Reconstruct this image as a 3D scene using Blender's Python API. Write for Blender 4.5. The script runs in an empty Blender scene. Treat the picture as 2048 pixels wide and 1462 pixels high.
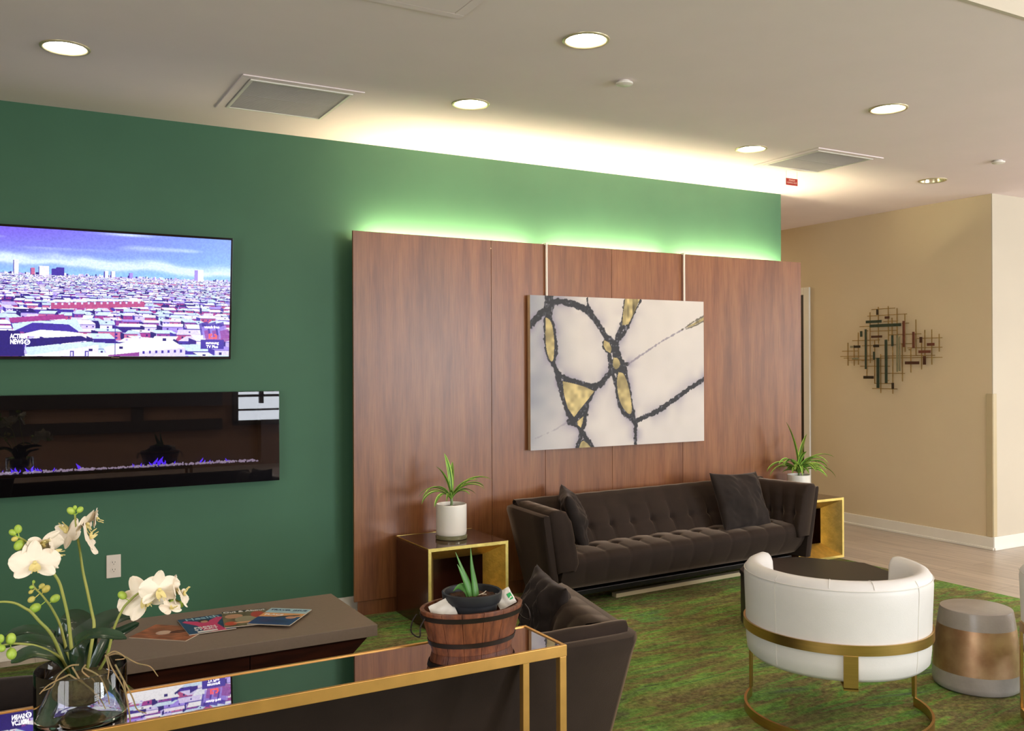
import bpy, bmesh, math, random
import numpy as np
from mathutils import Vector, Matrix, Euler, noise
R = math.radians
PI = math.pi
scn = bpy.context.scene
COL = scn.collection

# ------------------------------------------------------------------ camera
cam = bpy.data.cameras.new('camera')
cam.sensor_width = 36.0
cam.lens = 36.0 * 1842.0 / 2048.0
cam_o = bpy.data.objects.new('camera', cam)
COL.objects.link(cam_o)
yaw, pitch, roll = R(29.38), R(.026), R(-.245)
F_ = Vector((math.sin(yaw)*math.cos(pitch), math.cos(yaw)*math.cos(pitch), math.sin(pitch)))
R_ = Vector((math.cos(yaw), -math.sin(yaw), 0)); U_ = R_.cross(F_)
Rr = R_*math.cos(roll) + U_*math.sin(roll); Ur = -R_*math.sin(roll) + U_*math.cos(roll)
m3 = Matrix((Rr, Ur, -F_)).transposed()
cam_o.matrix_world = Matrix.Translation((0, -5.935, 1.65)) @ m3.to_4x4()
scn.camera = cam_o

# ------------------------------------------------------------------ world, exposure
scn.view_settings.view_transform = 'Standard'
scn.view_settings.look = 'None'
scn.view_settings.gamma = 1.0
scn.view_settings.exposure = 0.54
w = bpy.data.worlds.new('world'); scn.world = w; w.use_nodes = True
bg = w.node_tree.nodes['Background']
bg.inputs['Color'].default_value = (.78, .88, 1, 1)
bg.inputs['Strength'].default_value = 1.6

def area(name, loc, rot, sx, sy, power, color=(1, 1, 1), spread=180):
    l = bpy.data.lights.new(name, 'AREA'); l.shape = 'RECTANGLE'
    l.size = sx; l.size_y = sy; l.energy = power; l.color = color; l.spread = R(spread)
    o = bpy.data.objects.new(name, l); o.location = loc; o.rotation_euler = rot
    COL.objects.link(o); return o
# daylight through the two windows of the wall behind the camera and the window wall at the far right
area('window_daylight', (4.65, -9.93, 1.76), (R(90), 0, 0), 2.2, 2.05, 105, (.86, .93, 1))
area('window_daylight', (7.45, -9.93, 1.76), (R(90), 0, 0), 2.2, 2.05, 350, (.86, .93, 1))
area('window_daylight', (11.93, -5.5, 1.9), (R(90), 0, R(90)), 3.2, 2.2, 115, (.95, .97, 1))
area('window_daylight', (-2.93, -6.6, 1.75), (R(90), 0, R(-90)), 3.0, 2.3, 125, (.93, .95, 1))  # fill lamp added at the left wall to brighten the ceiling there
# unseen overhead lamps, added under the raised ceiling to light the room
area('ceiling_panel_light', (1.0, -7.6, 3.84), (0, 0, 0), 1.2, 1.2, 55, (1, .88, .70))
area('ceiling_panel_light', (5.0, -7.6, 3.84), (0, 0, 0), 1.2, 1.2, 55, (1, .88, .70))
area('ceiling_panel_light', (9.0, -4.5, 3.84), (0, 0, 0), 1.2, 1.2, 55, (1, .88, .70))
# corridor beyond the green wall
area('corridor_light', (6.9, 3.2, 3.10), (0, 0, 0), .5, 1.5, 26, (1, .87, .66))

# ------------------------------------------------------------------ materials
def srgb(r, g, b):
    f = lambda c: c/12.92 if c <= .04045 else ((c+.055)/1.055)**2.4
    return (f(r/255), f(g/255), f(b/255))
def mat(name, col=(.5, .5, .5), rough=.5, metal=0, var=.0, scale=8, bump=0, bscale=60, stretch=(1, 1, 1),
        sheen=0, sheen_tint=(1, 1, 1), trans=0, ior=1.45, coat=0, emis=None, es=0, spec=.5, col2=None, detail=4, sub=0):
    m = bpy.data.materials.new(name); m.use_nodes = True
    nt = m.node_tree; b = nt.nodes['Principled BSDF']
    b.inputs['Base Color'].default_value = (*col, 1); b.inputs['Roughness'].default_value = rough
    b.inputs['Metallic'].default_value = metal; b.inputs['IOR'].default_value = ior
    b.inputs['Specular IOR Level'].default_value = spec
    b.inputs['Transmission Weight'].default_value = trans; b.inputs['Coat Weight'].default_value = coat
    if sheen:
        b.inputs['Sheen Weight'].default_value = sheen; b.inputs['Sheen Tint'].default_value = (*sheen_tint, 1)
        b.inputs['Sheen Roughness'].default_value = .35
    if emis:
        b.inputs['Emission Color'].default_value = (*emis, 1); b.inputs['Emission Strength'].default_value = es
    tc = nt.nodes.new('ShaderNodeTexCoord'); mp = nt.nodes.new('ShaderNodeMapping')
    mp.inputs['Scale'].default_value = stretch
    nt.links.new(tc.outputs['Object'], mp.inputs['Vector'])
    if var or col2:
        n = nt.nodes.new('ShaderNodeTexNoise'); n.inputs['Scale'].default_value = scale; n.inputs['Detail'].default_value = detail
        nt.links.new(mp.outputs[0], n.inputs['Vector'])
        rp = nt.nodes.new('ShaderNodeValToRGB')
        rp.color_ramp.elements[0].position = .3; rp.color_ramp.elements[1].position = .7
        c2 = col2 if col2 else tuple(min(1, c*(1+var)) for c in col)
        c1 = col if col2 else tuple(c*(1-var) for c in col)
        rp.color_ramp.elements[0].color = (*c1, 1); rp.color_ramp.elements[1].color = (*c2, 1)
        nt.links.new(n.outputs['Fac'], rp.inputs['Fac']); nt.links.new(rp.outputs[0], b.inputs['Base Color'])
    if bump:
        n2 = nt.nodes.new('ShaderNodeTexNoise'); n2.inputs['Scale'].default_value = bscale; n2.inputs['Detail'].default_value = 3
        nt.links.new(mp.outputs[0], n2.inputs['Vector'])
        bp = nt.nodes.new('ShaderNodeBump'); bp.inputs['Strength'].default_value = bump; bp.inputs['Distance'].default_value = .01
        nt.links.new(n2.outputs['Fac'], bp.inputs['Height']); nt.links.new(bp.outputs[0], b.inputs['Normal'])
    return m
M = {}
M['green'] = mat('green_paint', srgb(60, 102, 75), .62, var=.05, scale=2, bump=.03, bscale=160)
M['beige'] = mat('beige_paint', srgb(210, 193, 160), .7, var=.02, scale=2, bump=.02, bscale=160)
M['cream'] = mat('cream_paint', srgb(196, 186, 166), .7, var=.02, scale=2, bump=.02, bscale=160)
M['ceil'] = mat('ceiling_paint', srgb(240, 226, 224), .8, var=.015, scale=3, bump=.02, bscale=120)
M['white'] = mat('white_trim', srgb(228, 224, 212), .45, var=.02, scale=6)
M['brownwall'] = mat('brown_wall_paint', srgb(150, 114, 88), .7, var=.05, scale=2)
M['beam'] = mat('dark_beam', srgb(60, 52, 46), .5, var=.05)
M['gold'] = mat('brushed_gold', srgb(224, 172, 100), .36, .9, var=.08, scale=14, stretch=(1, 1, 1), bump=.015, bscale=90)
M['leaf_gold'] = mat('gold_leaf', srgb(220, 190, 116), .38, 1, var=.14, scale=22, bump=.12, bscale=70)
M['trimring'] = mat('pale_brass_trim', srgb(206, 196, 160), .35, .6, var=.05, scale=30)
M['leafgoldlight'] = mat('gold_leaf_edge', srgb(228, 204, 120), .4, 1, var=.10, scale=22, bump=.1)
M['brass'] = mat('brushed_brass', srgb(204, 166, 104), .3, 1, var=.06, scale=30, stretch=(.2, .2, 4))
M['mirror'] = mat('smoked_mirror', srgb(205, 200, 202), .012, 1, var=.01, scale=2)
M['black'] = mat('black_satin', (.012, .011, .012), .35, var=.1, scale=10)
M['blackgloss'] = mat('black_gloss', (.006, .006, .008), .06, var=.05, scale=4)
M['velvet'] = mat('brown_velvet', srgb(43, 34, 29), .9, var=.12, scale=7, bump=.06, bscale=220, sheen=.55, sheen_tint=srgb(205, 180, 155), spec=.15)
M['velvetp'] = mat('dark_pillow_velvet', srgb(40, 34, 31), .9, var=.18, scale=8, bump=.06, bscale=220, sheen=.5, sheen_tint=srgb(170, 155, 145), spec=.15)
M['leather'] = mat('white_leather', srgb(212, 209, 205), .42, var=.02, scale=12, bump=.06, bscale=260)
M['seam'] = mat('seam_thread', srgb(212, 208, 200), .6, var=.05)
M['taupe'] = mat('taupe_laminate', srgb(124, 108, 92), .55, var=.04, scale=60, bump=.03, bscale=300)
M['walnutleg'] = mat('dark_walnut', srgb(66, 32, 20), .3, scale=5, stretch=(1, 8, 8), col2=srgb(36, 19, 14), bump=.03)
M['lacquer'] = mat('brown_lacquer', srgb(72, 36, 24), .18, var=.15, scale=3, coat=.3)
M['lacquertop'] = mat('brown_tinted_mirror', srgb(122, 92, 72), .09, .7, var=.06, scale=5)
M['stave'] = mat('cedar_stave', srgb(126, 72, 42), .5, scale=9, stretch=(8, 8, .7), col2=srgb(74, 36, 20), bump=.15, bscale=30, detail=7)
M['hoop'] = mat('dark_iron_hoop', srgb(44, 36, 32), .45, .6, var=.2, scale=20)
M['soil'] = mat('potting_soil', srgb(96, 62, 36), .95, scale=90, col2=srgb(40, 26, 18), bump=.8, bscale=120)
M['blackplastic'] = mat('black_pot_plastic', srgb(36, 37, 40), .45, var=.05)
M['ceramic'] = mat('white_ceramic', srgb(232, 226, 214), .28, var=.01)
M['clearbase'] = mat('glass_saucer', srgb(160, 160, 120), .08, var=.05, trans=.6)
M['aloe'] = mat('aloe_green', srgb(62, 112, 46), .4, scale=14, col2=srgb(88, 138, 66), stretch=(1, 1, .5))
M['leafdark'] = mat('dracaena_green', srgb(58, 112, 38), .4, var=.25, scale=12)
M['leaflime'] = mat('dracaena_lime', srgb(168, 204, 92), .4, var=.12, scale=12)
M['stemg'] = mat('plant_cane', srgb(120, 140, 92), .6, var=.15)
M['orchleaf'] = mat('orchid_leaf_green', srgb(30, 50, 34), .25, scale=9, col2=srgb(44, 72, 46), coat=.3)
M['orchstem'] = mat('orchid_stem_green', srgb(162, 160, 78), .5, scale=9, col2=srgb(128, 142, 66))
M['petal'] = mat('white_petal', srgb(236, 224, 204), .55, var=.03, scale=30, bump=.05, bscale=120)
M['lip'] = mat('cream_orchid_lip', srgb(224, 208, 140), .5, var=.06, scale=40)
M['budg'] = mat('green_bud', srgb(140, 174, 58), .45, scale=60, col2=srgb(176, 198, 84))
M['budy'] = mat('yellow_bud', srgb(196, 180, 84), .45, scale=60, col2=srgb(206, 196, 110))
M['root'] = mat('tan_root', srgb(158, 126, 88), .7, scale=40, col2=srgb(120, 112, 72))
M['moss'] = mat('moss_clump', srgb(98, 92, 58), .95, scale=40, col2=srgb(66, 50, 38), bump=1, bscale=60)
M['glass'] = mat('clear_glass', (.95, .97, .97), .0, var=.005, trans=1, ior=1.45)
M['concrete'] = mat('grey_concrete', srgb(150, 144, 140), .5, var=.08, scale=14, bump=.08)
M['paper'] = mat('white_paper', srgb(206, 202, 192), .7, var=.05, scale=20, bump=.2, bscale=30)
M['greenprint'] = mat('green_print', srgb(30, 160, 84), .6, var=.04)
M['redsign'] = mat('red_sign', srgb(172, 40, 24), .5, var=.05)
M['signtext'] = mat('sign_lettering', srgb(236, 190, 170), .5, var=.02)
M['wire'] = mat('thin_grey_wire', srgb(120, 116, 108), .4, .8, var=.05)
M['steel'] = mat('polished_steel', srgb(176, 170, 160), .22, 1, var=.05)
M['darksteel'] = mat('dark_sofa_metal', srgb(52, 50, 50), .3, .9, var=.1)
M['grille'] = mat('grille_white', srgb(176, 170, 166), .6, var=.03)
M['grilledark'] = mat('grille_dust', srgb(96, 90, 86), .8, scale=3, col2=srgb(150, 146, 142))  # uneven dark grey of the sheet behind the louvres
M['reflector'] = mat('lamp_reflector', srgb(240, 228, 196), .2, .7, var=.02)
M['lamp'] = mat('lamp_lens', (1, .95, .85), .4, var=.01, emis=(1, .90, .74), es=26)
M['lampoff'] = mat('lamp_lens_off', srgb(220, 214, 200), .25, .3, var=.05)
M['led'] = mat('led_strip', (1, .95, .8), .4, var=.01, emis=(1, .87, .56), es=130)
M['outlet'] = mat('outlet_plastic', srgb(226, 214, 200), .4, var=.01)
M['slot'] = mat('outlet_slot', (.02, .018, .015), .6, var=.1)
M['crystal'] = mat('clear_crystal', srgb(235, 228, 238), .15, var=.1, scale=40, emis=(.62, .52, .72), es=.5)
M['flame'] = mat('blue_flame', (.02, .01, .3), .5, var=.1, emis=(.10, .03, 1), es=1.6)
M['firebox'] = mat('firebox_dark', srgb(20, 15, 14), .5, var=.1)
M['canvas_side'] = mat('canvas_edge', srgb(186, 160, 128), .7, var=.08, scale=12)
M['pages'] = mat('magazine_pages', srgb(206, 190, 168), .7, var=.05, scale=60)
M['text_white'] = mat('printed_white', srgb(235, 232, 225), .5, var=.01)
M['text_navy'] = mat('printed_navy', srgb(40, 60, 98), .5, var=.01)
M['text_ltblue'] = mat('printed_light_blue', srgb(140, 180, 190), .5, var=.01)
M['tvwhite'] = mat('screen_white', (1, 1, 1), .5, var=.005, emis=(.92, .92, 1), es=1.1)
M['tvred'] = mat('screen_red', (.8, .1, .1), .5, var=.01, emis=(1, .09, .06), es=.85)
M['plate_k'] = mat('dark_bronze_plate', srgb(54, 44, 32), .5, .5, var=.2, scale=30)
M['plate_g'] = mat('green_patina_plate', srgb(52, 66, 52), .5, .4, var=.2, scale=30)
M['plate_b'] = mat('brown_plate', srgb(78, 46, 30), .5, .4, var=.2, scale=30)
M['plate_r'] = mat('rust_plate', srgb(112, 66, 48), .5, .4, var=.2, scale=30)
M['plate_s'] = mat('grey_patina_plate', srgb(134, 132, 106), .5, .4, var=.15, scale=30)
M['rod'] = mat('bronze_rod', srgb(160, 132, 78), .4, .7, var=.2, scale=30)
M['doorleaf'] = mat('dark_door', srgb(38, 28, 22), .5, var=.1)
M['guard'] = mat('corner_guard_vinyl', srgb(188, 172, 136), .4, var=.02)
M['leafgrey'] = mat('stool_grey_glaze', srgb(150, 143, 136), .3, var=.1, scale=10, bump=.1, bscale=50)

def nt_new(name):
    m = bpy.data.materials.new(name); m.use_nodes = True
    return m, m.node_tree, m.node_tree.nodes['Principled BSDF']
def N(nt, t, **kw):
    n = nt.nodes.new(t)
    for k, v in kw.items():
        if k in ('operation', 'blend_type', 'data_type', 'attribute_name', 'wave_type', 'bands_direction', 'feature', 'distance'): setattr(n, k, v)
        else: n.inputs[k].default_value = v
    return n
def ramp(nt, els):
    r = nt.nodes.new('ShaderNodeValToRGB'); e = r.color_ramp.elements
    e[0].position, e[0].color = els[0][0], (*els[0][1], 1)
    e[1].position, e[1].color = els[-1][0], (*els[-1][1], 1)
    for p, c in els[1:-1]:
        x = e.new(p); x.color = (*c, 1)
    return r
def mixc(nt, fac, a, b, bt='MIX'):
    m = nt.nodes.new('ShaderNodeMixRGB'); m.blend_type = bt
    for s, v in ((0, fac), (1, a), (2, b)):
        if hasattr(v, 'links') or hasattr(v, 'is_linked'): nt.links.new(v, m.inputs[s])
        elif isinstance(v, (int, float)): m.inputs[s].default_value = v
        else: m.inputs[s].default_value = (*v, 1)
    return m.outputs[0]

# walnut veneer, vertical grain
def wood_panel_mat():
    m, nt, b = nt_new('walnut_veneer'); L = nt.links.new
    tc = N(nt, 'ShaderNodeTexCoord'); geo = tc.outputs['Object']
    oi = nt.nodes.new('ShaderNodeObjectInfo')
    mp = N(nt, 'ShaderNodeMapping', Scale=(1, 1, .10)); L(geo, mp.inputs['Vector'])
    mp2 = N(nt, 'ShaderNodeMapping', Scale=(1, 1, .035)); L(geo, mp2.inputs['Vector'])
    n1 = N(nt, 'ShaderNodeTexNoise', Scale=11, Detail=6, Roughness=.6); L(mp.outputs[0], n1.inputs['Vector'])
    n2 = N(nt, 'ShaderNodeTexNoise', Scale=130, Detail=3); L(mp2.outputs[0], n2.inputs['Vector'])
    n3 = N(nt, 'ShaderNodeTexNoise', Scale=3.2, Detail=3); L(mp.outputs[0], n3.inputs['Vector'])
    r1 = ramp(nt, [(.3, srgb(116, 70, 42)), (.5, srgb(138, 89, 54)), (.72, srgb(156, 106, 65))]); L(n1.outputs['Fac'], r1.inputs['Fac'])
    r2 = ramp(nt, [(.35, (.80, .78, .76)), (.6, (1.0, 1.0, 1.0))]); L(n2.outputs['Fac'], r2.inputs['Fac'])
    r3 = ramp(nt, [(.3, (.82, .80, .80)), (.7, (1.08, 1.02, .98))]); L(n3.outputs['Fac'], r3.inputs['Fac'])
    c = mixc(nt, 1.0, r1.outputs[0], r2.outputs[0], 'MULTIPLY')
    c = mixc(nt, 1.0, c, r3.outputs[0], 'MULTIPLY')
    L(c, b.inputs['Base Color']); b.inputs['Roughness'].default_value = .36
    bp = N(nt, 'ShaderNodeBump', Strength=.05, Distance=.004); L(n2.outputs['Fac'], bp.inputs['Height']); L(bp.outputs[0], b.inputs['Normal'])
    return m
M['walnut'] = wood_panel_mat()

def rug_mat():
    m, nt, b = nt_new('distressed_green_rug'); L = nt.links.new
    tc = N(nt, 'ShaderNodeTexCoord')
    mp = N(nt, 'ShaderNodeMapping', Scale=(.55, 2.6, 1), Rotation=(0, 0, R(18))); L(tc.outputs['Object'], mp.inputs['Vector'])
    mp2 = N(nt, 'ShaderNodeMapping', Scale=(2.2, 7, 1), Rotation=(0, 0, R(12))); L(tc.outputs['Object'], mp2.inputs['Vector'])
    n1 = N(nt, 'ShaderNodeTexNoise', Scale=1.9, Detail=9, Roughness=.68, Distortion=.7); L(mp.outputs[0], n1.inputs['Vector'])
    n2 = N(nt, 'ShaderNodeTexNoise', Scale=3.2, Detail=8, Roughness=.75); L(mp2.outputs[0], n2.inputs['Vector'])
    n3 = N(nt, 'ShaderNodeTexNoise', Scale=38, Detail=6, Roughness=.8); L(tc.outputs['Object'], n3.inputs['Vector'])
    n4 = N(nt, 'ShaderNodeTexNoise', Scale=1.0, Detail=4, Roughness=.6); L(tc.outputs['Object'], n4.inputs['Vector'])
    v = N(nt, 'ShaderNodeTexVoronoi', Scale=5.5); v.feature = 'F1'; L(tc.outputs['Object'], v.inputs['Vector'])
    w1 = N(nt, 'ShaderNodeMath', operation='SINE'); 
    ml = N(nt, 'ShaderNodeMath', operation='MULTIPLY'); ml.inputs[1].default_value = 42; L(v.outputs['Distance'], ml.inputs[0]); L(ml.outputs[0], w1.inputs[0])
    r1 = ramp(nt, [(.30, srgb(84, 102, 92)), (.38, srgb(100, 120, 84)), (.44, srgb(116, 172, 78)), (.49, srgb(138, 148, 84)), (.54, srgb(128, 112, 82)), (.60, srgb(110, 160, 78)), (.68, srgb(96, 116, 96)), (.75, srgb(126, 112, 70))])
    L(n1.outputs['Fac'], r1.inputs['Fac'])
    r2 = ramp(nt, [(.34, (.55, .54, .50)), (.50, (1, 1, 1)), (.66, (1.3, 1.2, .9))]); L(n2.outputs['Fac'], r2.inputs['Fac'])
    c = mixc(nt, .85, r1.outputs[0], r2.outputs[0], 'MULTIPLY')
    r4 = ramp(nt, [(.40, (0, 0, 0)), (.60, (1, 1, 1))]); L(n4.outputs['Fac'], r4.inputs['Fac'])
    c = mixc(nt, r4.outputs[0], c, mixc(nt, .5, c, srgb(92, 80, 44)))
    r3 = ramp(nt, [(.38, (.40, .40, .40)), (.56, (1.2, 1.2, 1.2))]); L(n3.outputs['Fac'], r3.inputs['Fac'])
    c = mixc(nt, .7, c, r3.outputs[0], 'MULTIPLY')
    rs = ramp(nt, [(.3, (.6, .6, .6)), (.7, (1, 1, 1))]); L(w1.outputs[0], rs.inputs['Fac'])
    c = mixc(nt, .35, c, rs.outputs[0], 'MULTIPLY')
    L(c, b.inputs['Base Color']); b.inputs['Roughness'].default_value = .95
    b.inputs['Specular IOR Level'].default_value = .1
    bp = N(nt, 'ShaderNodeBump', Strength=.3, Distance=.004); L(n3.outputs['Fac'], bp.inputs['Height']); L(bp.outputs[0], b.inputs['Normal'])
    return m
M['rug'] = rug_mat()

def floor_mat():
    m, nt, b = nt_new('wood_look_floor_tile'); L = nt.links.new
    tc = N(nt, 'ShaderNodeTexCoord')
    mp = N(nt, 'ShaderNodeMapping', Rotation=(0, 0, R(90))); L(tc.outputs['Object'], mp.inputs['Vector'])
    br = nt.nodes.new('ShaderNodeTexBrick'); br.offset = .5
    br.inputs['Scale'].default_value = 1; br.inputs['Brick Width'].default_value = 1.2; br.inputs['Row Height'].default_value = .2
    br.inputs['Mortar Size'].default_value = .0035
    br.inputs['Color1'].default_value = (*srgb(172, 158, 144), 1); br.inputs['Color2'].default_value = (*srgb(186, 172, 156), 1)
    br.inputs['Mortar'].default_value = (*srgb(146, 130, 114), 1); L(mp.outputs[0], br.inputs['Vector'])
    mp2 = N(nt, 'ShaderNodeMapping', Scale=(9, .7, 1)); L(tc.outputs['Object'], mp2.inputs['Vector'])
    n = N(nt, 'ShaderNodeTexNoise', Scale=2.4, Detail=6, Distortion=.6); L(mp2.outputs[0], n.inputs['Vector'])
    r = ramp(nt, [(.35, (.78, .77, .76)), (.6, (1.03, 1.02, 1.0))]); L(n.outputs['Fac'], r.inputs['Fac'])
    L(mixc(nt, 1, br.outputs['Color'], r.outputs[0], 'MULTIPLY'), b.inputs['Base Color'])
    b.inputs['Roughness'].default_value = .32
    return m
M['floor'] = floor_mat()

def stool_mat():
    m, nt, b = nt_new('copper_band_glaze'); L = nt.links.new
    tc = N(nt, 'ShaderNodeTexCoord')
    n = N(nt, 'ShaderNodeTexNoise', Scale=7, Detail=6); L(tc.outputs['Object'], n.inputs['Vector'])
    r = ramp(nt, [(.35, srgb(160, 122, 92)), (.65, srgb(196, 164, 128))]); L(n.outputs['Fac'], r.inputs['Fac'])
    L(r.outputs[0], b.inputs['Base Color']); b.inputs['Metallic'].default_value = .75; b.inputs['Roughness'].default_value = .38
    bp = N(nt, 'ShaderNodeBump', Strength=.15, Distance=.01); L(n.outputs['Fac'], bp.inputs['Height']); L(bp.outputs[0], b.inputs['Normal'])
    return m
M['stoolgold'] = stool_mat()

def attr_mat(name, emit=0, rough=.5, metal_attr=False, bump=0):
    m, nt, b = nt_new(name); L = nt.links.new
    a = N(nt, 'ShaderNodeAttribute'); a.attribute_name = 'Col'
    if emit:
        b.inputs['Base Color'].default_value = (.01, .01, .012, 1)
        L(a.outputs['Color'], b.inputs['Emission Color']); b.inputs['Emission Strength'].default_value = emit
        b.inputs['Roughness'].default_value = .25
    else:
        L(a.outputs['Color'], b.inputs['Base Color']); b.inputs['Roughness'].default_value = rough
        if metal_attr: L(a.outputs['Alpha'], b.inputs['Metallic'])
    if bump:
        tc = N(nt, 'ShaderNodeTexCoord'); n = N(nt, 'ShaderNodeTexNoise', Scale=240, Detail=2); L(tc.outputs['Object'], n.inputs['Vector'])
        bp = N(nt, 'ShaderNodeBump', Strength=bump, Distance=.003); L(n.outputs['Fac'], bp.inputs['Height']); L(bp.outputs[0], b.inputs['Normal'])
    return m
M['art'] = attr_mat('painted_canvas', rough=.6, metal_attr=True, bump=.15)
M['screen'] = attr_mat('screen_picture', emit=.78)
M['cover'] = attr_mat('magazine_cover', rough=.3)

# ------------------------------------------------------------------ mesh helpers
def new_bm(): return bmesh.new()
def mesh_of(name, bm, mats, smooth=None):
    me = bpy.data.meshes.new(name)
    bmesh.ops.recalc_face_normals(bm, faces=bm.faces[:])
    bm.to_mesh(me); bm.free()
    for m in (mats if isinstance(mats, (list, tuple)) else [mats]): me.materials.append(M[m] if isinstance(m, str) else m)
    if smooth:
        me.shade_smooth()
        me.set_sharp_from_angle(angle=R(smooth))
    return me
def obj(name, bm, mats, parent=None, smooth=None, loc=None, rot=None, kind=None, label=None):
    o = bpy.data.objects.new(name, mesh_of(name, bm, mats, smooth)); COL.objects.link(o)
    if loc is not None: o.location = loc
    if rot is not None: o.rotation_euler = rot
    if parent: o.parent = parent
    if kind: o['kind'] = kind
    if label: o['label'] = label
    return o
def struct(name, bm, mats, parent=None, smooth=None):
    o = obj(name, bm, mats, parent, smooth)
    if parent is None: o['kind'] = 'structure'
    return o
def thing(name, label, cat, loc=(0, 0, 0), rz=0, group=None):
    o = bpy.data.objects.new(name, None); COL.objects.link(o); o.empty_display_size = .1
    o.location = loc; o.rotation_euler = (0, 0, rz); o['label'] = label; o['category'] = cat
    if group: o['group'] = group
    return o
def tag(o, label, cat, group=None):
    o['label'] = label; o['category'] = cat
    if group: o['group'] = group
    return o
def dup(root, loc, rz, label, group=None):
    r = root.copy(); COL.objects.link(r); r.location = loc; r.rotation_euler = (0, 0, rz); r['label'] = label
    if group: r['group'] = group
    for ch in list(root.children):
        c = ch.copy(); COL.objects.link(c); c.parent = r
        for g in list(ch.children):
            d = g.copy(); COL.objects.link(d); d.parent = c
    return r
def box(bm, x0, x1, y0, y1, z0, z1, mi=0, bev=0, mtx=None):
    vs = [bm.verts.new((x, y, z)) for z in (z0, z1) for x, y in ((x0, y0), (x1, y0), (x1, y1), (x0, y1))]
    fs = [bm.faces.new([vs[i] for i in q]) for q in ((0, 3, 2, 1), (4, 5, 6, 7), (0, 1, 5, 4), (1, 2, 6, 5), (2, 3, 7, 6), (3, 0, 4, 7))]
    for f in fs: f.material_index = mi
    if bev:
        es = list({e for f in fs for e in f.edges})
        r = bmesh.ops.bevel(bm, geom=es, offset=bev, segments=2, affect='EDGES', profile=.5)
        for f in r['faces']: f.material_index = mi
        vs = list({v for f in r['faces'] for v in f.verts} | {v for v in vs if v.is_valid})
    if mtx is not None: bmesh.ops.transform(bm, matrix=mtx, verts=[v for v in vs if v.is_valid])
    return vs
def quad(bm, pts, mi=0):
    f = bm.faces.new([bm.verts.new(p) for p in pts]); f.material_index = mi; return f
def grid_pts(bm, rows, closed_u=False, closed_v=False, mi=0, flip=False):
    g = [[bm.verts.new(p) for p in r] for r in rows]
    nu, nv = len(g), len(g[0])
    for i in range(nu if closed_u else nu-1):
        for j in range(nv if closed_v else nv-1):
            a, b_, c, d = g[i][j], g[(i+1) % nu][j], g[(i+1) % nu][(j+1) % nv], g[i][(j+1) % nv]
            if len({a, b_, c, d}) < 4: continue
            f = bm.faces.new((a, b_, c, d)); f.material_index = mi
    return g
def lathe(bm, prof, n=48, cx=0, cy=0, sx=1, sy=1, mi=0, cap0=True, cap1=True):
    rows = []
    for r, z in prof:
        rows.append([(cx+r*sx*math.cos(2*PI*k/n), cy+r*sy*math.sin(2*PI*k/n), z) for k in range(n)])
    g = grid_pts(bm, rows, closed_v=True, mi=mi)
    if cap0: bm.faces.new(g[0]).material_index = mi
    if cap1: bm.faces.new(g[-1]).material_index = mi
    return g
def catmull(pts, n):
    P = [Vector(p) for p in pts]; P = [P[0]*2-P[1]] + P + [P[-1]*2-P[-2]]
    out = []
    for i in range(1, len(P)-2):
        for k in range(n):
            t = k/n; a, b_, c, d = P[i-1], P[i], P[i+1], P[i+2]
            out.append(.5*((2*b_)+(-a+c)*t+(2*a-5*b_+4*c-d)*t*t+(-a+3*b_-3*c+d)*t**3))
    out.append(P[-2].copy()); return out
def tube(bm, pts, rad, seg=8, mi=0, sm=4):
    P = catmull(pts, sm) if sm else [Vector(p) for p in pts]
    n = len(P); rows = []
    up = Vector((.13, .2, 1)).normalized()
    for i, p in enumerate(P):
        t = (P[min(i+1, n-1)]-P[max(i-1, 0)]).normalized()
        a = t.cross(up)
        if a.length < .05: a = t.cross(Vector((1, 0, 0)))
        a.normalize(); b_ = t.cross(a)
        r = rad(i/(n-1)) if callable(rad) else rad
        rows.append([tuple(p+a*r*math.cos(2*PI*k/seg)+b_*r*math.sin(2*PI*k/seg)) for k in range(seg)])
    g = grid_pts(bm, rows, closed_v=True, mi=mi)
    bm.faces.new(g[0]).material_index = mi; bm.faces.new(g[-1]).material_index = mi
def ball(bm, c, r, mi=0, sz=(1, 1, 1), sub=2, rot=None):
    m = Matrix.Translation(c) @ (rot.to_4x4() if rot is not None else Matrix()) @ Matrix.Diagonal((r*sz[0], r*sz[1], r*sz[2], 1))
    res = bmesh.ops.create_icosphere(bm, subdivisions=sub, radius=1, matrix=m)
    for f in {f for v in res['verts'] for f in v.link_faces}: f.material_index = mi
def text_mesh(name, body, size, mtx, matname, parent, xs=1, extrude=.0004, align='CENTER', bold=0):
    c = bpy.data.curves.new(name, 'FONT'); c.body = body; c.size = size; c.align_x = align; c.align_y = 'CENTER'
    c.extrude = extrude; c.offset = bold; c.resolution_u = 3
    t = bpy.data.objects.new(name+'_curve', c); COL.objects.link(t)
    bpy.context.view_layer.update()
    dg = bpy.context.evaluated_depsgraph_get()
    me = bpy.data.meshes.new_from_object(t.evaluated_get(dg)); bpy.data.objects.remove(t); bpy.data.curves.remove(c)
    me.name = name; me.transform(mtx @ Matrix.Diagonal((xs, 1, 1, 1)))
    me.materials.clear(); me.materials.append(M[matname])
    o = bpy.data.objects.new(name, me); COL.objects.link(o)
    if parent: o.parent = parent
    return o
def basis_m(o, ex, ey):
    ex = Vector(ex).normalized(); ey = Vector(ey).normalized(); ez = ex.cross(ey)
    m = Matrix((ex, ey, ez)).transposed().to_4x4(); return Matrix.Translation(o) @ m
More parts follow.
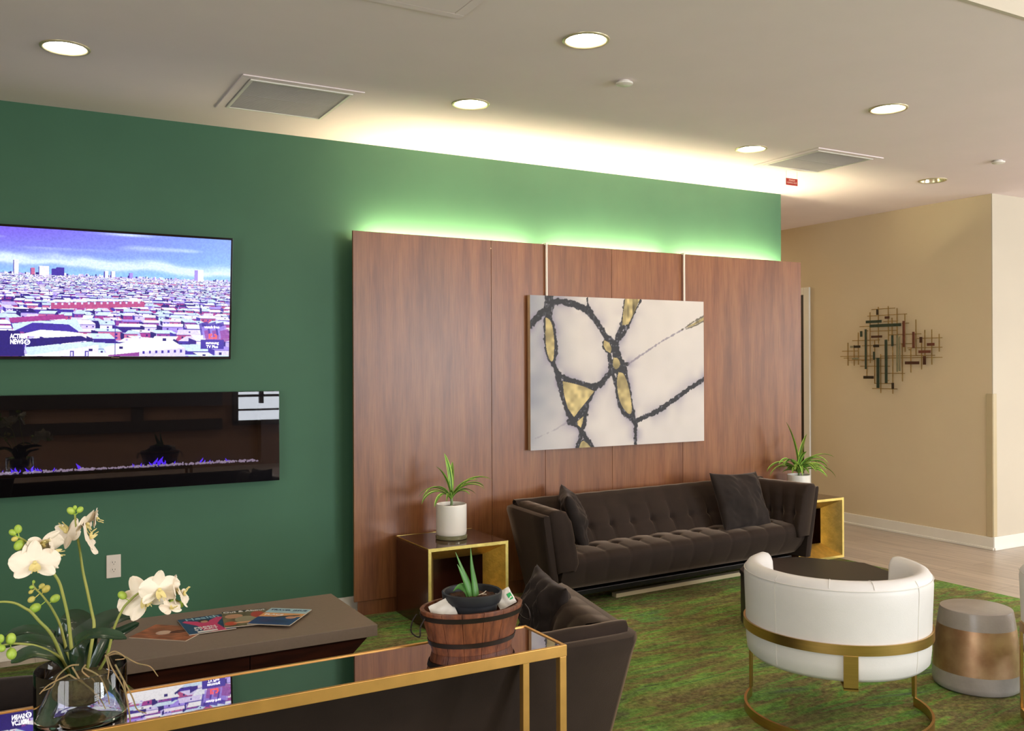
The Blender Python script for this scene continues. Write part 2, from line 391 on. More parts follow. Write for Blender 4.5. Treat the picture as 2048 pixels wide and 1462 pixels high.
def color_grid(name, img, org, eu, ev, matname, parent, alpha=None):
    """img: H x W x 3 in sRGB 0..1, row 0 on top; org = top-left corner, eu/ev = vectors across and down"""
    H, W = img.shape[:2]
    u = np.linspace(0, 1, W); v = np.linspace(0, 1, H)
    UU, VV = np.meshgrid(u, v)
    co = np.array(org)[None, None]+UU[..., None]*np.array(eu)+VV[..., None]*np.array(ev)
    idx = np.arange(H*W).reshape(H, W)
    f = np.stack([idx[1:, :-1], idx[1:, 1:], idx[:-1, 1:], idx[:-1, :-1]], -1).reshape(-1, 4)
    me = bpy.data.meshes.new(name)
    me.vertices.add(H*W); me.vertices.foreach_set('co', co.reshape(-1).astype(np.float32))
    me.loops.add(f.size); me.loops.foreach_set('vertex_index', f.reshape(-1).astype(np.int32))
    me.polygons.add(len(f)); me.polygons.foreach_set('loop_start', (np.arange(len(f))*4).astype(np.int32))
    me.polygons.foreach_set('loop_total', np.full(len(f), 4, np.int32))
    me.update(calc_edges=True)
    at = me.color_attributes.new('Col', 'FLOAT_COLOR', 'POINT')
    c = np.clip(img, 0, 1); lin = np.where(c <= .04045, c/12.92, ((c+.055)/1.055)**2.4)
    a = np.ones((H, W, 1)) if alpha is None else alpha[..., None]
    at.data.foreach_set('color', np.concatenate([lin, a], -1).reshape(-1).astype(np.float32))
    me.materials.append(M[matname])
    o = bpy.data.objects.new(name, me); COL.objects.link(o)
    if parent: o.parent = parent
    return o
def fill_poly(img, pts, col, A=1.0, mask=None):
    """paint a polygon given in 0..1 coordinates"""
    H, W = img.shape[:2]
    P = [(x*(W-1), y*(H-1)) for x, y in pts]
    x0 = max(0, int(min(p[0] for p in P))); x1 = min(W-1, int(max(p[0] for p in P))+1)
    y0 = max(0, int(min(p[1] for p in P))); y1 = min(H-1, int(max(p[1] for p in P))+1)
    if x1 < x0 or y1 < y0: return
    X, Y = np.meshgrid(np.arange(x0, x1+1), np.arange(y0, y1+1))
    ins = np.zeros(X.shape, bool)
    for i in range(len(P)):
        (xa, ya), (xb, yb) = P[i], P[i-1]
        if ya == yb: continue
        c = ((ya > Y) != (yb > Y)) & (X < (xb-xa)*(Y-ya)/(yb-ya)+xa)
        ins ^= c
    sub = img[y0:y1+1, x0:x1+1]
    sub[ins] = sub[ins]*(1-A)+np.array(col)*A
    if mask is not None: mask[y0:y1+1, x0:x1+1][ins] = 1
def vnoise(W, H, fx, fy, seed):
    r = np.random.RandomState(seed); g = r.rand(int(fy)+3, int(fx)+3)
    x = np.linspace(0, fx, W); y = np.linspace(0, fy, H)
    xi = x.astype(int); yi = y.astype(int); tx = x-xi; ty = y-yi
    tx = tx*tx*(3-2*tx); ty = ty*ty*(3-2*ty)
    a = g[yi][:, xi]; b_ = g[yi][:, xi+1]; c = g[yi+1][:, xi]; d = g[yi+1][:, xi+1]
    return (a*(1-tx)+b_*tx)*(1-ty[:, None])+(c*(1-tx)+d*tx)*ty[:, None]

# measured outlines (metres, or fractions of the canvas)
ART_STROKES=[([(0.1, -0.015), (0.098, 0.065), (0.095, 0.11)], 0.0393, 0.0393), ([(0.095, 0.086), (0.04, 0.139), (-0.021, 0.228)], 0.0343, 0.0214), ([(0.105, 0.065), (0.138, 0.036), (0.198, 0.041), (0.265, 0.067), (0.313, 0.098), (0.347, 0.146), (0.375, 0.195), (0.403, 0.252), (0.438, 0.285), (0.466, 0.309)], 0.0243, 0.0257), ([(0.305, 0.008), (0.311, 0.061), (0.333, 0.097)], 0.0086, 0.0143), ([(0.08, 0.13), (0.077, 0.218), (0.082, 0.345), (0.104, 0.429)], 0.0114, 0.0114), ([(0.105, 0.125), (0.123, 0.217), (0.134, 0.345), (0.129, 0.409), (0.117, 0.433)], 0.0143, 0.0143), ([(0.111, 0.429), (0.137, 0.489), (0.17, 0.53), (0.217, 0.555), (0.278, 0.581), (0.332, 0.59), (0.374, 0.583), (0.416, 0.526), (0.466, 0.476)], 0.0186, 0.0257), ([(0.137, 0.489), (0.16, 0.602), (0.19, 0.733), (0.223, 0.823)], 0.0229, 0.0229), ([(0.343, 0.611), (0.305, 0.692), (0.274, 0.748), (0.236, 0.816)], 0.02, 0.02), ([(0.298, 0.72), (0.291, 0.786), (0.28, 0.867)], 0.0243, 0.0186), ([(0.206, 0.822), (0.25, 0.853), (0.27, 0.907), (0.246, 1.008)], 0.0243, 0.0171), ([(0.27, 0.891), (0.304, 0.95), (0.332, 1.01)], 0.0243, 0.0171), ([(0.506, 0.149), (0.495, 0.208), (0.473, 0.276), (0.463, 0.343), (0.47, 0.393), (0.502, 0.451), (0.516, 0.498)], 0.0186, 0.0286), ([(0.564, 0.122), (0.535, 0.191), (0.502, 0.25), (0.473, 0.292)], 0.0071, 0.0214), ([(0.427, 0.368), (0.434, 0.426), (0.437, 0.501)], 0.0186, 0.0286), ([(0.48, 0.384), (0.505, 0.443), (0.538, 0.445)], 0.0257, 0.0129), ([(0.444, 0.501), (0.469, 0.593), (0.485, 0.711), (0.515, 0.783), (0.559, 0.823), (0.577, 0.854)], 0.0186, 0.0186), ([(0.52, 0.493), (0.537, 0.586), (0.555, 0.713), (0.572, 0.832)], 0.0114, 0.0143), ([(0.577, 0.833), (0.577, 1.006)], 0.0186, 0.0129), ([(0.577, 0.837), (0.699, 0.779), (0.814, 0.697), (0.908, 0.621), (1.003, 0.555)], 0.0214, 0.0186)]
ART_FINE=[([(0.538, 0.445), (0.626, 0.375), (0.738, 0.289), (0.885, 0.191)], 0.01, 0.005), ([(0.203, 0.822), (0.123, 0.874), (0.026, 0.924)], 0.005, 0.0029), ([(0.861, 0.204), (0.932, 0.15), (1.004, 0.104)], 0.0029, 0.01), ([(0.885, 0.2), (0.94, 0.176), (1.004, 0.135)], 0.0029, 0.0064)]
ART_GOLD=[[(0.08, 0.142), (0.098, 0.153), (0.115, 0.193), (0.126, 0.297), (0.121, 0.409), (0.108, 0.425), (0.091, 0.385), (0.08, 0.297)], [(0.17, 0.558), (0.223, 0.572), (0.291, 0.597), (0.341, 0.627), (0.305, 0.684), (0.264, 0.744), (0.23, 0.795), (0.196, 0.733), (0.176, 0.643)], [(0.399, 0.285), (0.427, 0.301), (0.441, 0.343), (0.434, 0.372), (0.409, 0.355), (0.394, 0.318)], [(0.452, 0.401), (0.477, 0.409), (0.489, 0.451), (0.466, 0.482), (0.447, 0.451)], [(0.48, 0.501), (0.509, 0.514), (0.534, 0.586), (0.552, 0.696), (0.555, 0.777), (0.53, 0.78), (0.494, 0.72), (0.476, 0.644), (0.471, 0.56)], [(0.247, 0.824), (0.281, 0.793), (0.277, 0.834), (0.267, 0.866), (0.25, 0.849)], [(0.256, 1.003), (0.267, 0.964), (0.28, 0.953), (0.304, 0.975), (0.325, 1.007)], [(0.52, -0.002), (0.608, -0.006), (0.575, 0.088), (0.538, 0.174), (0.502, 0.183), (0.509, 0.09)], [(0.881, 0.193), (0.932, 0.159), (1.004, 0.108), (1.004, 0.13), (0.932, 0.174)]]
ROD_H=[(0.349, 0.075, 2.2), (0.399, -0.06, 2.136), (0.207, 0.04, 2.073), (0.496, 0.354, 2.034), (-0.006, -0.083, 2.046), (0.362, 0.049, 1.982), (0.155, -0.217, 1.939), (0.587, 0.256, 1.893), (0.468, 0.065, 1.84), (0.011, -0.112, 1.849), (-0.172, -0.438, 1.895), (-0.066, -0.438, 1.807), (0.719, 0.523, 1.787), (0.741, 0.322, 1.734), (0.241, -0.362, 1.732), (0.372, -0.437, 1.712), (0.697, 0.507, 1.716), (0.636, 0.323, 1.695), (0.49, 0.137, 1.631), (0.242, -0.034, 1.562), (0.316, 0.114, 1.46), (0.345, 0.052, 1.409)]
ROD_V=[(0.64, 1.638, 1.874), (0.562, 1.637, 1.848), (0.509, 1.648, 1.975), (0.364, 1.664, 2.173), (0.405, 1.534, 2.003), (0.31, 1.456, 1.89), (0.264, 1.855, 2.222), (0.238, 1.365, 1.752), (0.147, 1.879, 2.223), (0.104, 1.931, 2.106), (0.098, 1.361, 1.824), (0.046, 1.93, 2.197), (-0.012, 1.484, 1.848), (-0.042, 1.768, 2.139), (-0.164, 1.731, 2.077), (-0.107, 1.57, 1.807), (-0.224, 1.6, 1.908), (-0.26, 1.726, 1.975), (-0.334, 1.645, 1.976), (-0.412, 1.766, 1.932)]
PLATES=[(0.255, 0.281, 2.142, 2.196, 'k'), (0.123, 0.178, 2.098, 2.123, 'b'), (0.211, 0.401, 2.063, 2.09, 'g'), (-0.006, 0.362, 2.02, 2.049, 'g'), (0.446, 0.476, 1.93, 1.988, 'g'), (0.392, 0.415, 1.603, 2.004, 'g'), (0.212, 0.344, 1.915, 1.937, 'b'), (0.472, 0.557, 1.819, 1.843, 'k'), (0.242, 0.312, 1.82, 1.847, 'k'), (0.299, 0.322, 1.697, 1.777, 'g'), (0.242, 0.278, 1.415, 1.715, 'g'), (0.145, 0.177, 1.464, 1.893, 'g'), (0.081, 0.107, 1.827, 1.935, 'g'), (0.025, 0.046, 1.576, 1.936, 's'), (-0.004, 0.015, 1.583, 1.922, 's'), (-0.05, -0.022, 1.815, 2.069, 'r'), (-0.161, -0.133, 1.803, 1.96, 'r'), (-0.246, -0.215, 1.853, 1.908, 'b'), (-0.37, -0.289, 1.822, 1.849, 'r'), (-0.332, -0.2, 1.755, 1.781, 'r'), (-0.212, -0.054, 1.649, 1.677, 'b'), (-0.278, -0.245, 1.645, 1.726, 'b'), (0.311, 0.437, 1.506, 1.534, 'k'), (0.071, 0.099, 1.409, 1.469, 'k'), (0.498, 0.579, 1.7, 1.718, 's'), (0.562, 0.6, 1.82, 1.841, 's')]
STEMS={'A': [(0.196, -3.5, 0.934), (0.208, -3.497, 1.005), (0.21, -3.493, 1.034), (0.207, -3.49, 1.051), (0.195, -3.487, 1.116), (0.187, -3.483, 1.158), (0.18, -3.48, 1.214), (0.176, -3.477, 1.238), (0.173, -3.473, 1.269), (0.171, -3.47, 1.293)], 'B': [(0.159, -3.52, 0.946), (0.157, -3.522, 1.005), (0.152, -3.525, 1.058), (0.14, -3.528, 1.119), (0.132, -3.53, 1.149), (0.117, -3.532, 1.176), (0.093, -3.535, 1.216), (0.067, -3.538, 1.248), (0.05, -3.54, 1.262)], 'C': [(0.155, -3.5, 0.941), (0.148, -3.499, 0.983), (0.144, -3.498, 1.004), (0.135, -3.496, 1.042), (0.118, -3.495, 1.081), (0.106, -3.494, 1.101), (0.096, -3.492, 1.116), (0.081, -3.491, 1.135), (0.08, -3.49, 1.145)], 'D': [(0.145, -3.52, 0.948), (0.127, -3.524, 1.0), (0.111, -3.528, 1.035), (0.092, -3.531, 1.06), (0.074, -3.535, 1.086), (0.062, -3.539, 1.097), (0.04, -3.542, 1.113), (0.011, -3.546, 1.12), (-0.014, -3.55, 1.115)], 'E': [(0.149, -3.53, 0.944), (0.139, -3.54, 0.965), (0.112, -3.55, 0.993), (0.083, -3.56, 1.013), (0.057, -3.57, 1.024), (0.031, -3.58, 1.031), (0.01, -3.59, 1.031), (-0.004, -3.6, 1.028)], 'F': [(0.226, -3.52, 0.929), (0.236, -3.524, 0.958), (0.25, -3.528, 1.018), (0.269, -3.531, 1.063), (0.283, -3.535, 1.082), (0.309, -3.539, 1.103), (0.342, -3.542, 1.103), (0.376, -3.546, 1.084), (0.402, -3.55, 1.069)]}
BUDS=[((0.162, -3.47, 1.304), 0.0089, 0), ((0.182, -3.47, 1.305), 0.0077, 0), ((0.171, -3.47, 1.311), 0.0051, 0), ((0.037, -3.54, 1.274), 0.0077, 0), ((0.048, -3.54, 1.281), 0.0089, 0), ((0.041, -3.54, 1.259), 0.0064, 1), ((0.05, -3.54, 1.244), 0.0115, 0), ((0.098, -3.49, 1.134), 0.0064, 1), ((0.107, -3.49, 1.126), 0.0089, 1), ((0.126, -3.49, 1.101), 0.0102, 0), ((0.076, -3.49, 1.105), 0.0077, 1), ((0.084, -3.49, 1.084), 0.0115, 0), ((0.075, -3.49, 1.123), 0.0051, 1), ((0.077, -3.49, 1.134), 0.0051, 0), ((0.081, -3.49, 1.146), 0.0038, 0), ((0.032, -3.58, 1.042), 0.0115, 0), ((0.033, -3.59, 1.011), 0.0115, 0), ((0.013, -3.6, 1.029), 0.0089, 0), ((0.011, -3.59, 1.048), 0.0089, 0), ((0.27, -3.53, 1.099), 0.0102, 0), ((0.384, -3.54, 1.07), 0.0102, 0), ((0.402, -3.55, 1.065), 0.0077, 0)]
FLOWERS=[((0.155, -3.46, 1.251), 0.0383, -60, -20, 200), ((0.195, -3.47, 1.273), 0.0357, 50, 30, 10), ((0.2, -3.49, 1.236), 0.0383, 70, -20, 120), ((0.216, -3.46, 1.282), 0.023, 80, 10, 40), ((0.098, -3.53, 1.238), 0.0421, 20, 20, 190), ((0.081, -3.56, 1.204), 0.0459, -10, -15, 0), ((0.12, -3.53, 1.218), 0.0357, 70, -10, 60), ((0.319, -3.53, 1.088), 0.0536, -25, -10, 30), ((0.349, -3.56, 1.111), 0.0434, 5, 5, 0), ((0.389, -3.54, 1.102), 0.0357, 70, 0, 20), ((0.406, -3.55, 1.085), 0.0281, 60, -20, 160), ((0.373, -3.57, 1.064), 0.0255, 20, -50, 0)]
LEAVES=[([(0.146, -3.47, 0.922), (0.135, -3.463, 0.976), (0.111, -3.455, 1.005), (0.069, -3.448, 1.021), (0.022, -3.44, 1.015)], 0.05), ([(0.143, -3.52, 0.937), (0.126, -3.515, 0.985), (0.093, -3.51, 1.007), (0.057, -3.505, 1.014), (0.001, -3.5, 1.005)], 0.045), ([(0.146, -3.54, 0.936), (0.124, -3.555, 0.973), (0.095, -3.57, 0.995), (0.065, -3.585, 1.004), (0.032, -3.6, 0.994)], 0.05), ([(0.148, -3.56, 0.942), (0.153, -3.585, 0.994), (0.179, -3.61, 1.028), (0.215, -3.635, 1.038), (0.264, -3.66, 1.029)], 0.055), ([(0.157, -3.5, 0.923), (0.171, -3.48, 0.981), (0.215, -3.46, 1.008), (0.263, -3.44, 1.024), (0.338, -3.42, 1.027)], 0.07), ([(0.213, -3.48, 0.95), (0.242, -3.467, 0.979), (0.282, -3.453, 0.992), (0.319, -3.44, 1.004)], 0.035), ([(0.182, -3.45, 0.935), (0.189, -3.438, 0.979), (0.184, -3.425, 1.008), (0.174, -3.412, 1.025), (0.143, -3.4, 1.031)], 0.09), ([(0.143, -3.46, 0.92), (0.14, -3.453, 0.967), (0.14, -3.447, 1.001), (0.146, -3.44, 1.029)], 0.035)]
ROOTS=[[(0.169, -3.6, 0.967), (0.149, -3.6, 0.967), (0.125, -3.6, 0.948), (0.115, -3.6, 0.927), (0.091, -3.6, 0.919)], [(0.155, -3.6, 0.964), (0.176, -3.6, 0.924), (0.2, -3.6, 0.899), (0.211, -3.6, 0.869)], [(0.18, -3.6, 0.958), (0.211, -3.6, 0.934), (0.228, -3.6, 0.894), (0.233, -3.6, 0.865)], [(0.149, -3.6, 0.948), (0.108, -3.6, 0.932), (0.088, -3.6, 0.914)], [(0.23, -3.55, 0.963), (0.257, -3.57, 0.97), (0.294, -3.59, 0.948), (0.321, -3.61, 0.941), (0.336, -3.63, 0.921)], [(0.229, -3.6, 0.977), (0.239, -3.6, 0.948), (0.26, -3.6, 0.906), (0.275, -3.6, 0.861)], [(0.246, -3.6, 0.955), (0.282, -3.6, 0.875), (0.293, -3.6, 0.842), (0.314, -3.6, 0.828)], [(0.225, -3.6, 0.981), (0.232, -3.6, 0.949), (0.23, -3.6, 0.923)], [(0.183, -3.6, 0.965), (0.176, -3.6, 0.951), (0.197, -3.6, 0.928), (0.202, -3.6, 0.92)], [(0.149, -3.6, 0.948), (0.183, -3.6, 0.916), (0.211, -3.6, 0.884), (0.225, -3.6, 0.855)], [(0.229, -3.6, 0.981), (0.246, -3.6, 0.986), (0.268, -3.6, 0.967), (0.246, -3.6, 0.966)], [(0.264, -3.6, 0.847), (0.278, -3.6, 0.817), (0.267, -3.6, 0.808)]]

# ------------------------------------------------------------------ the room
CZ = 3.16
bm = new_bm(); box(bm, -3, 12, -10, 6, -.1, 0); struct('floor', bm, 'floor')
LX = [(.30, -1.12), (2.40, -1.20), (4.62, -1.15), (6.73, -1.04), (.30, -2.35), (2.40, -2.385), (4.61, -2.29)]
bm = new_bm()
def ring_edges(bm, pts):
    vs = [bm.verts.new(p) for p in pts]; return [bm.edges.new((vs[i], vs[(i+1) % len(vs)])) for i in range(len(vs))]
es = ring_edges(bm, [(-3, -3.52, CZ), (12, -3.52, CZ), (12, 6, CZ), (-3, 6, CZ)])
for x, y in LX:
    es += ring_edges(bm, [(x+.095*math.cos(2*PI*k/32), y+.095*math.sin(2*PI*k/32), CZ) for k in range(32)])
bmesh.ops.triangle_fill(bm, edges=es, use_beauty=True)
struct('ceiling', bm, 'ceil')
bm = new_bm(); box(bm, -3, 12, -3.6, 6, 3.5, 3.6); box(bm, -3, 12, -10, -3.52, 3.9, 4.0)
struct('ceiling_upper', bm, 'ceil')
bm = new_bm(); box(bm, -3, 12, -3.54, -3.52, CZ-.003, 3.92); struct('trim_1', bm, 'cream')
bm = new_bm(); box(bm, -3, 6.08, 0, .2, 0, CZ); struct('wall_back', bm, 'green')
bm = new_bm(); box(bm, 5.93, 6.08, .2, 6, 0, CZ); box(bm, 5.93, 7.72, 5.9, 6, 0, CZ); struct('wall_corridor', bm, 'beige')
bm = new_bm(); box(bm, 7.715, 7.9, -.905, 6, 0, CZ); struct('wall_right', bm, 'beige')
bm = new_bm(); box(bm, 7.715, 12, -.915, -.905, 0, CZ); struct('wall_far', bm, 'cream')
bm = new_bm(); box(bm, -3.1, -3, -10, .2, 0, 4); struct('wall_left', bm, 'beige')
bm = new_bm(); box(bm, 12, 12.1, -10, -.9, 0, 4); struct('wall_east', bm, 'cream')
bm = new_bm(); box(bm, -3, 12, -10.1, -10, 0, 4); struct('wall_front', bm, 'brownwall')
bm = new_bm(); box(bm, -3, 3.3, -9.99, -9.9, 1.02, 1.30); box(bm, -3, 3.3, -9.99, -9.9, .62, .80)
for x in (-1.5, .2, 1.9): box(bm, x, x+.18, -9.99, -9.92, .62, 1.3)
struct('trim_2', bm, 'beam')
for i, x in enumerate((4.65, 7.45)):
    bm = new_bm()
    for a, b_, c, d in ((x-1.18, x-1.1, .72, 2.8), (x+1.1, x+1.18, .72, 2.8), (x-1.18, x+1.18, .68, .76), (x-1.18, x+1.18, 2.76, 2.84), (x-.03, x+.03, 1.0, 2.8), (x-1.1, x+1.1, 1.42, 1.50), (x-.75, x-.68, 1.04, 2.76), (x-1.1, x+1.1, 1.15, 1.19), (x-1.1, x+1.1, .92, .95), (x+.5, x+.56, 1.5, 2.76)):
        box(bm, a, b_, -9.98, -9.86, c, d)
    struct('window_%d' % (i+1), bm, 'beam')
bm = new_bm()
for a, b_, c, d in ((-8.18, -8.1, .5, 3.0), (-5.1, -5.02, .5, 3.0), (-8.18, -5.02, .48, .58), (-8.18, -5.02, 2.92, 3.0), (-6.63, -6.57, .5, 3.0)): box(bm, -2.99, -2.86, a, b_, c, d)
struct('window_3', bm, 'beam')  # made-up window frame around the added left-wall lamp
bm = new_bm()
for a, b_, c, d in ((-7.18, -7.1, .7, 3.1), (-3.9, -3.82, .7, 3.1), (-7.18, -3.82, .68, .78), (-7.18, -3.82, 3.02, 3.1), (-5.53, -5.47, .7, 3.1)): box(bm, 11.87, 11.99, a, b_, c, d)
struct('window_4', bm, 'beam')
# baseboards
def baseboard(name, x0, x1, y0, y1, h=.105):
    bm = new_bm(); box(bm, x0, x1, y0, y1, 0, h, bev=.003)
    if x1-x0 > y1-y0: box(bm, x0, x1, y0-.01, y1, 0, .022, bev=.004)
    else: box(bm, x0-.01, x1, y0, y1, 0, .022, bev=.004)
    return struct(name, bm, 'white')
baseboard('baseboard_back', -3, 6.08, -.018, 0)
baseboard('baseboard_right', 7.695, 7.715, -.93, 1.17, .112)
baseboard('baseboard_right.001', 7.695, 7.715, 2.25, 5.9, .112)
baseboard('baseboard_far', 7.697, 12, -.935, -.915, .118)
baseboard('baseboard_corridor', 6.08, 6.1, .0, 5.9)
bm = new_bm(); box(bm, 7.705, 7.715, -.917, -.855, .113, 1.385, bev=.003); box(bm, 7.708, 7.76, -.922, -.915, .118, 1.385, bev=.003)
struct('trim_3', bm, 'guard')
# door in the beige wall
d = bpy.data.objects.new('door_1', None); COL.objects.link(d); d['kind'] = 'structure'
bm = new_bm(); box(bm, 7.69, 7.714, 1.17, 1.25, 0, 2.49, bev=.004); box(bm, 7.69, 7.714, 2.17, 2.25, 0, 2.49, bev=.004); box(bm, 7.69, 7.714, 1.2501, 2.1699, 2.41, 2.49, bev=.004)
obj('door_frame', bm, 'white', d)
bm = new_bm(); box(bm, 7.70, 7.713, 1.252, 2.168, .006, 2.408, bev=.002); obj('door_leaf', bm, 'doorleaf', d)
bm = new_bm(); tube(bm, [(7.70, 2.09, 1.0), (7.66, 2.09, 1.0), (7.65, 2.07, 1.0), (7.65, 1.98, 1.0)], .01); obj('door_handle', bm, 'steel', d)

# ------------------------------------------------------------------ ceiling fittings
ltxt = ['leftmost lit round recessed ceiling light with brass trim',
        'lit round ceiling light just right of the left louvred grille',
        'lit round ceiling light just left of the right louvred grille',
        'unlit round recessed ceiling light at the far right above the beige wall',
        'ceiling light above the top edge of the photo',
        'lit round recessed ceiling light at the top centre of the photo',
        'lit round recessed ceiling light at the upper right of the photo']
def downlight(i):
    x, y = LX[i]; off = i == 3
    t = thing('recessed_ceiling_light', ltxt[i], 'ceiling light', (x, y, CZ), 0, 'recessed ceiling lights')
    bm = new_bm(); lathe(bm, [(.094, .0), (.096, -.006), (.104, -.008), (.110, -.004), (.111, -.0005), (.100, .0)], 40, cap0=False, cap1=False)
    obj('trim_ring', bm, 'trimring', t, 60)
    bm = new_bm(); lathe(bm, [(.0945, -.001), (.088, .03), (.075, .07), (.06, .105)], 40, cap0=False); obj('reflector', bm, 'reflector', t, 60)
    bm = new_bm()
    if off:
        for k in range(6): ball(bm, (.035*math.cos(k*PI/3), .035*math.sin(k*PI/3), .055), .018, sz=(1, 1, 1.4))
        obj('bulb', bm, 'lampoff', t, 60)
    else:
        lathe(bm, [(.086, .022), (.05, .017), (.001, .015)], 32, cap0=True); obj('lens', bm, 'lamp', t, 60)
for i in (0, 1, 2, 3, 5, 6): downlight(i)
bm = new_bm(); lathe(bm, [(.094, 0), (.11, -.005), (.111, 0)], 40, cap0=False, cap1=False)
for x, y, l in ((2.925, -1.97, 'small round white ceiling cap beside the largest recessed light'), (6.51, -1.75, 'small round white ceiling cap at the far right of the ceiling')):
    if x < 3: bm.free()
    bm = new_bm(); lathe(bm, [(.030, 0), (.030, -.008), (.044, -.009), (.046, -.012), (.045, -.018), (.036, -.022)], 32, cap0=False)
    tag(obj('sprinkler_cap', bm, 'ceramic', None, 40, loc=(x, y, CZ)), l, 'sprinkler cap', 'ceiling caps')
def grille(name, label, x0, x1, y0, y1, dz, plain=False):
    t = thing(name, label, 'air vent', ((x0+x1)/2, (y0+y1)/2, CZ), 0, None if plain else 'ceiling air grilles')
    a, b_ = (x1-x0)/2, (y1-y0)/2; fw = .045
    bm = new_bm()
    for (p, q, r, s) in ((-a, a, -b_, -b_+fw), (-a, a, b_-fw, b_), (-a, -a+fw, -b_+fw, b_-fw), (a-fw, a, -b_+fw, b_-fw)):
        box(bm, p, q, r, s, -.007, -.0005, bev=.002)
    obj('grille_frame', bm, 'ceil', t)
    if plain:
        bm = new_bm(); box(bm, -a+fw+.004, a-fw-.004, -b_+fw+.004, b_-fw-.004, -dz+.004, -.001, bev=.002); obj('hatch_panel', bm, 'ceil', t)
        return
    bm = new_bm(); iw = .016; g0 = fw+.005; A_, B_ = a-g0, b_-g0
    for (p, q, r, s) in ((-A_, A_, -B_, -B_+iw), (-A_, A_, B_-iw, B_), (-A_, -A_+iw, -B_+iw, B_-iw), (A_-iw, A_, -B_+iw, B_-iw)): box(bm, p, q, r, s, -dz, -.0005, bev=.0015)
    obj('inner_frame', bm, 'white', t); fw = g0+iw
    bm = new_bm(); box(bm, -a+fw, a-fw, -b_+fw, b_-fw, -.003, -.001); obj('backing', bm, 'grilledark', t)
    bm = new_bm(); n = 44; yy = np.linspace(-b_+fw+.006, b_-fw-.006, n)
    for y in yy: box(bm, -a+fw, a-fw, y-.0032, y+.0032, -dz+.004, -.0032)
    box(bm, -a+fw, a-fw, -.004, .004, -dz+.002, -.0032)
    obj('louvres', bm, 'grille', t)
grille('ceiling_air_grille', 'square louvred ceiling grille nearest the television, at the upper left', 1.125, 1.786, -1.13, -.44, .012)
grille('ceiling_air_grille', 'square louvred ceiling grille at the right, above the small red sign', 5.0, 5.67, -1.41, -.78, .010)
grille('ceiling_hatch', 'flat square access panel cut off by the top edge of the photo', 1.1, 1.765, -3.0, -2.35, .012, True)
t = thing('hanging_sign', 'tiny red sign hanging on two wires from the ceiling near the green wall end', 'sign', (5.43, -.75, CZ))
bm = new_bm(); box(bm, -.063, .063, -.0015, .0015, -.112, -.058, bev=.001); obj('sign_board', bm, 'redsign', t)
for s in (-1, 1):
    bm = new_bm(); tube(bm, [(s*.058, 0, -.058), (s*.058, 0, -.001)], .0011, 6, sm=0); obj('hanging_wire', bm, 'wire', t)
pass
a = text_mesh('sign_lettering', 'SPRINKLER\nCONTROL VALVE', .019, basis_m((0, -.0022, -.083), (1, 0, 0), (0, 0, 1)), 'signtext', t, xs=.72)

# ------------------------------------------------------------------ walnut feature wall
t = thing('walnut_wall_panelling', 'tall walnut veneer panelling standing off the green wall, lit from behind along its top', 'wall panelling', (4.11, -.15, 0))
ox = 4.11
xs = [2.06, 3.09, 3.536, 4.138, 4.831, 6.165]
for i in range(5):
    bm = new_bm(); box(bm, xs[i]-ox+.0015, xs[i+1]-ox-.0015, 0, .02, .10, 2.545, bev=.001); obj('veneer_panel', bm, 'walnut', t)
bm = new_bm(); box(bm, 2.09-ox, 6.07-ox, .012, .03, 0, .0998, bev=.001); obj('plinth', bm, 'walnut', t)
bm = new_bm()
for x in (2.12, 3.56, 4.80, 5.95): box(bm, x-ox, x-ox+.05, .0205, .148, .11, 2.50)
for z in (.3, 1.3): box(bm, 2.17-ox, 6.0-ox, .021, .06, z, z+.06)
obj('batten', bm, 'black', t)
for x0, x1 in ((2.20, 3.50), (3.64, 4.74), (4.88, 6.05)):
    bm = new_bm(); box(bm, x0-ox, x1-ox, .075, .105, 2.488, 2.500); obj('light_strip', bm, 'led', t)
    bm = new_bm(); box(bm, x0-ox, x1-ox, .0205, .148, 2.470, 2.487); obj('light_shelf', bm, 'walnut', t)

# ------------------------------------------------------------------ painting
t = thing('abstract_painting', 'large abstract canvas with black and gold veins on cream, on the walnut wall', 'painting', (4.195, -.2, 1.6))
pw, ph = 1.63, 1.125
bm = new_bm(); box(bm, -pw/2, pw/2, 0, .038, -ph/2, ph/2, bev=.002); obj('canvas', bm, 'canvas_side', t)
Wp, Hp = 480, 332
asp = pw/ph
uu, vv = np.meshgrid(np.linspace(0, 1, Wp), np.linspace(0, 1, Hp))
base = np.array([210, 201, 192])/255.
n = vnoise(Wp, Hp, 7, 5, 3)*.6+vnoise(Wp, Hp, 18, 13, 4)*.4
img = np.ones((Hp, Wp, 3))*base
img *= (1-.06*(n[..., None]-.5))
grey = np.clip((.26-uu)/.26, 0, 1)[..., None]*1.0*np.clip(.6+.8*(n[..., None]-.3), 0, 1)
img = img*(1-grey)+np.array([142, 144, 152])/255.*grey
def seg_dist(pts, w0, w1):
    """distance to a polyline minus its half width, in canvas-width units"""
    P = [(p.x, p.y) for p in catmull([(x, y, 0) for x, y in pts], 5)]
    best = np.full(uu.shape, 9.); n_ = len(P)-1
    for i in range(n_):
        ax, ay = P[i]; bx, by = P[i+1]; ay /= asp; by /= asp
        dx, dy = bx-ax, by-ay; l2 = dx*dx+dy*dy+1e-9
        t_ = np.clip(((uu-ax)*dx+(vv/asp-ay)*dy)/l2, 0, 1)
        d_ = np.hypot(uu-ax-t_*dx, vv/asp-ay-t_*dy)-(w0+(w1-w0)*(i+t_)/n_)/2
        best = np.minimum(best, d_)
    return best
dd = np.full(uu.shape, 9.)
rough_n = (vnoise(Wp, Hp, 90, 64, 8)-.5)*.008+(vnoise(Wp, Hp, 160, 110, 9)-.5)*.005
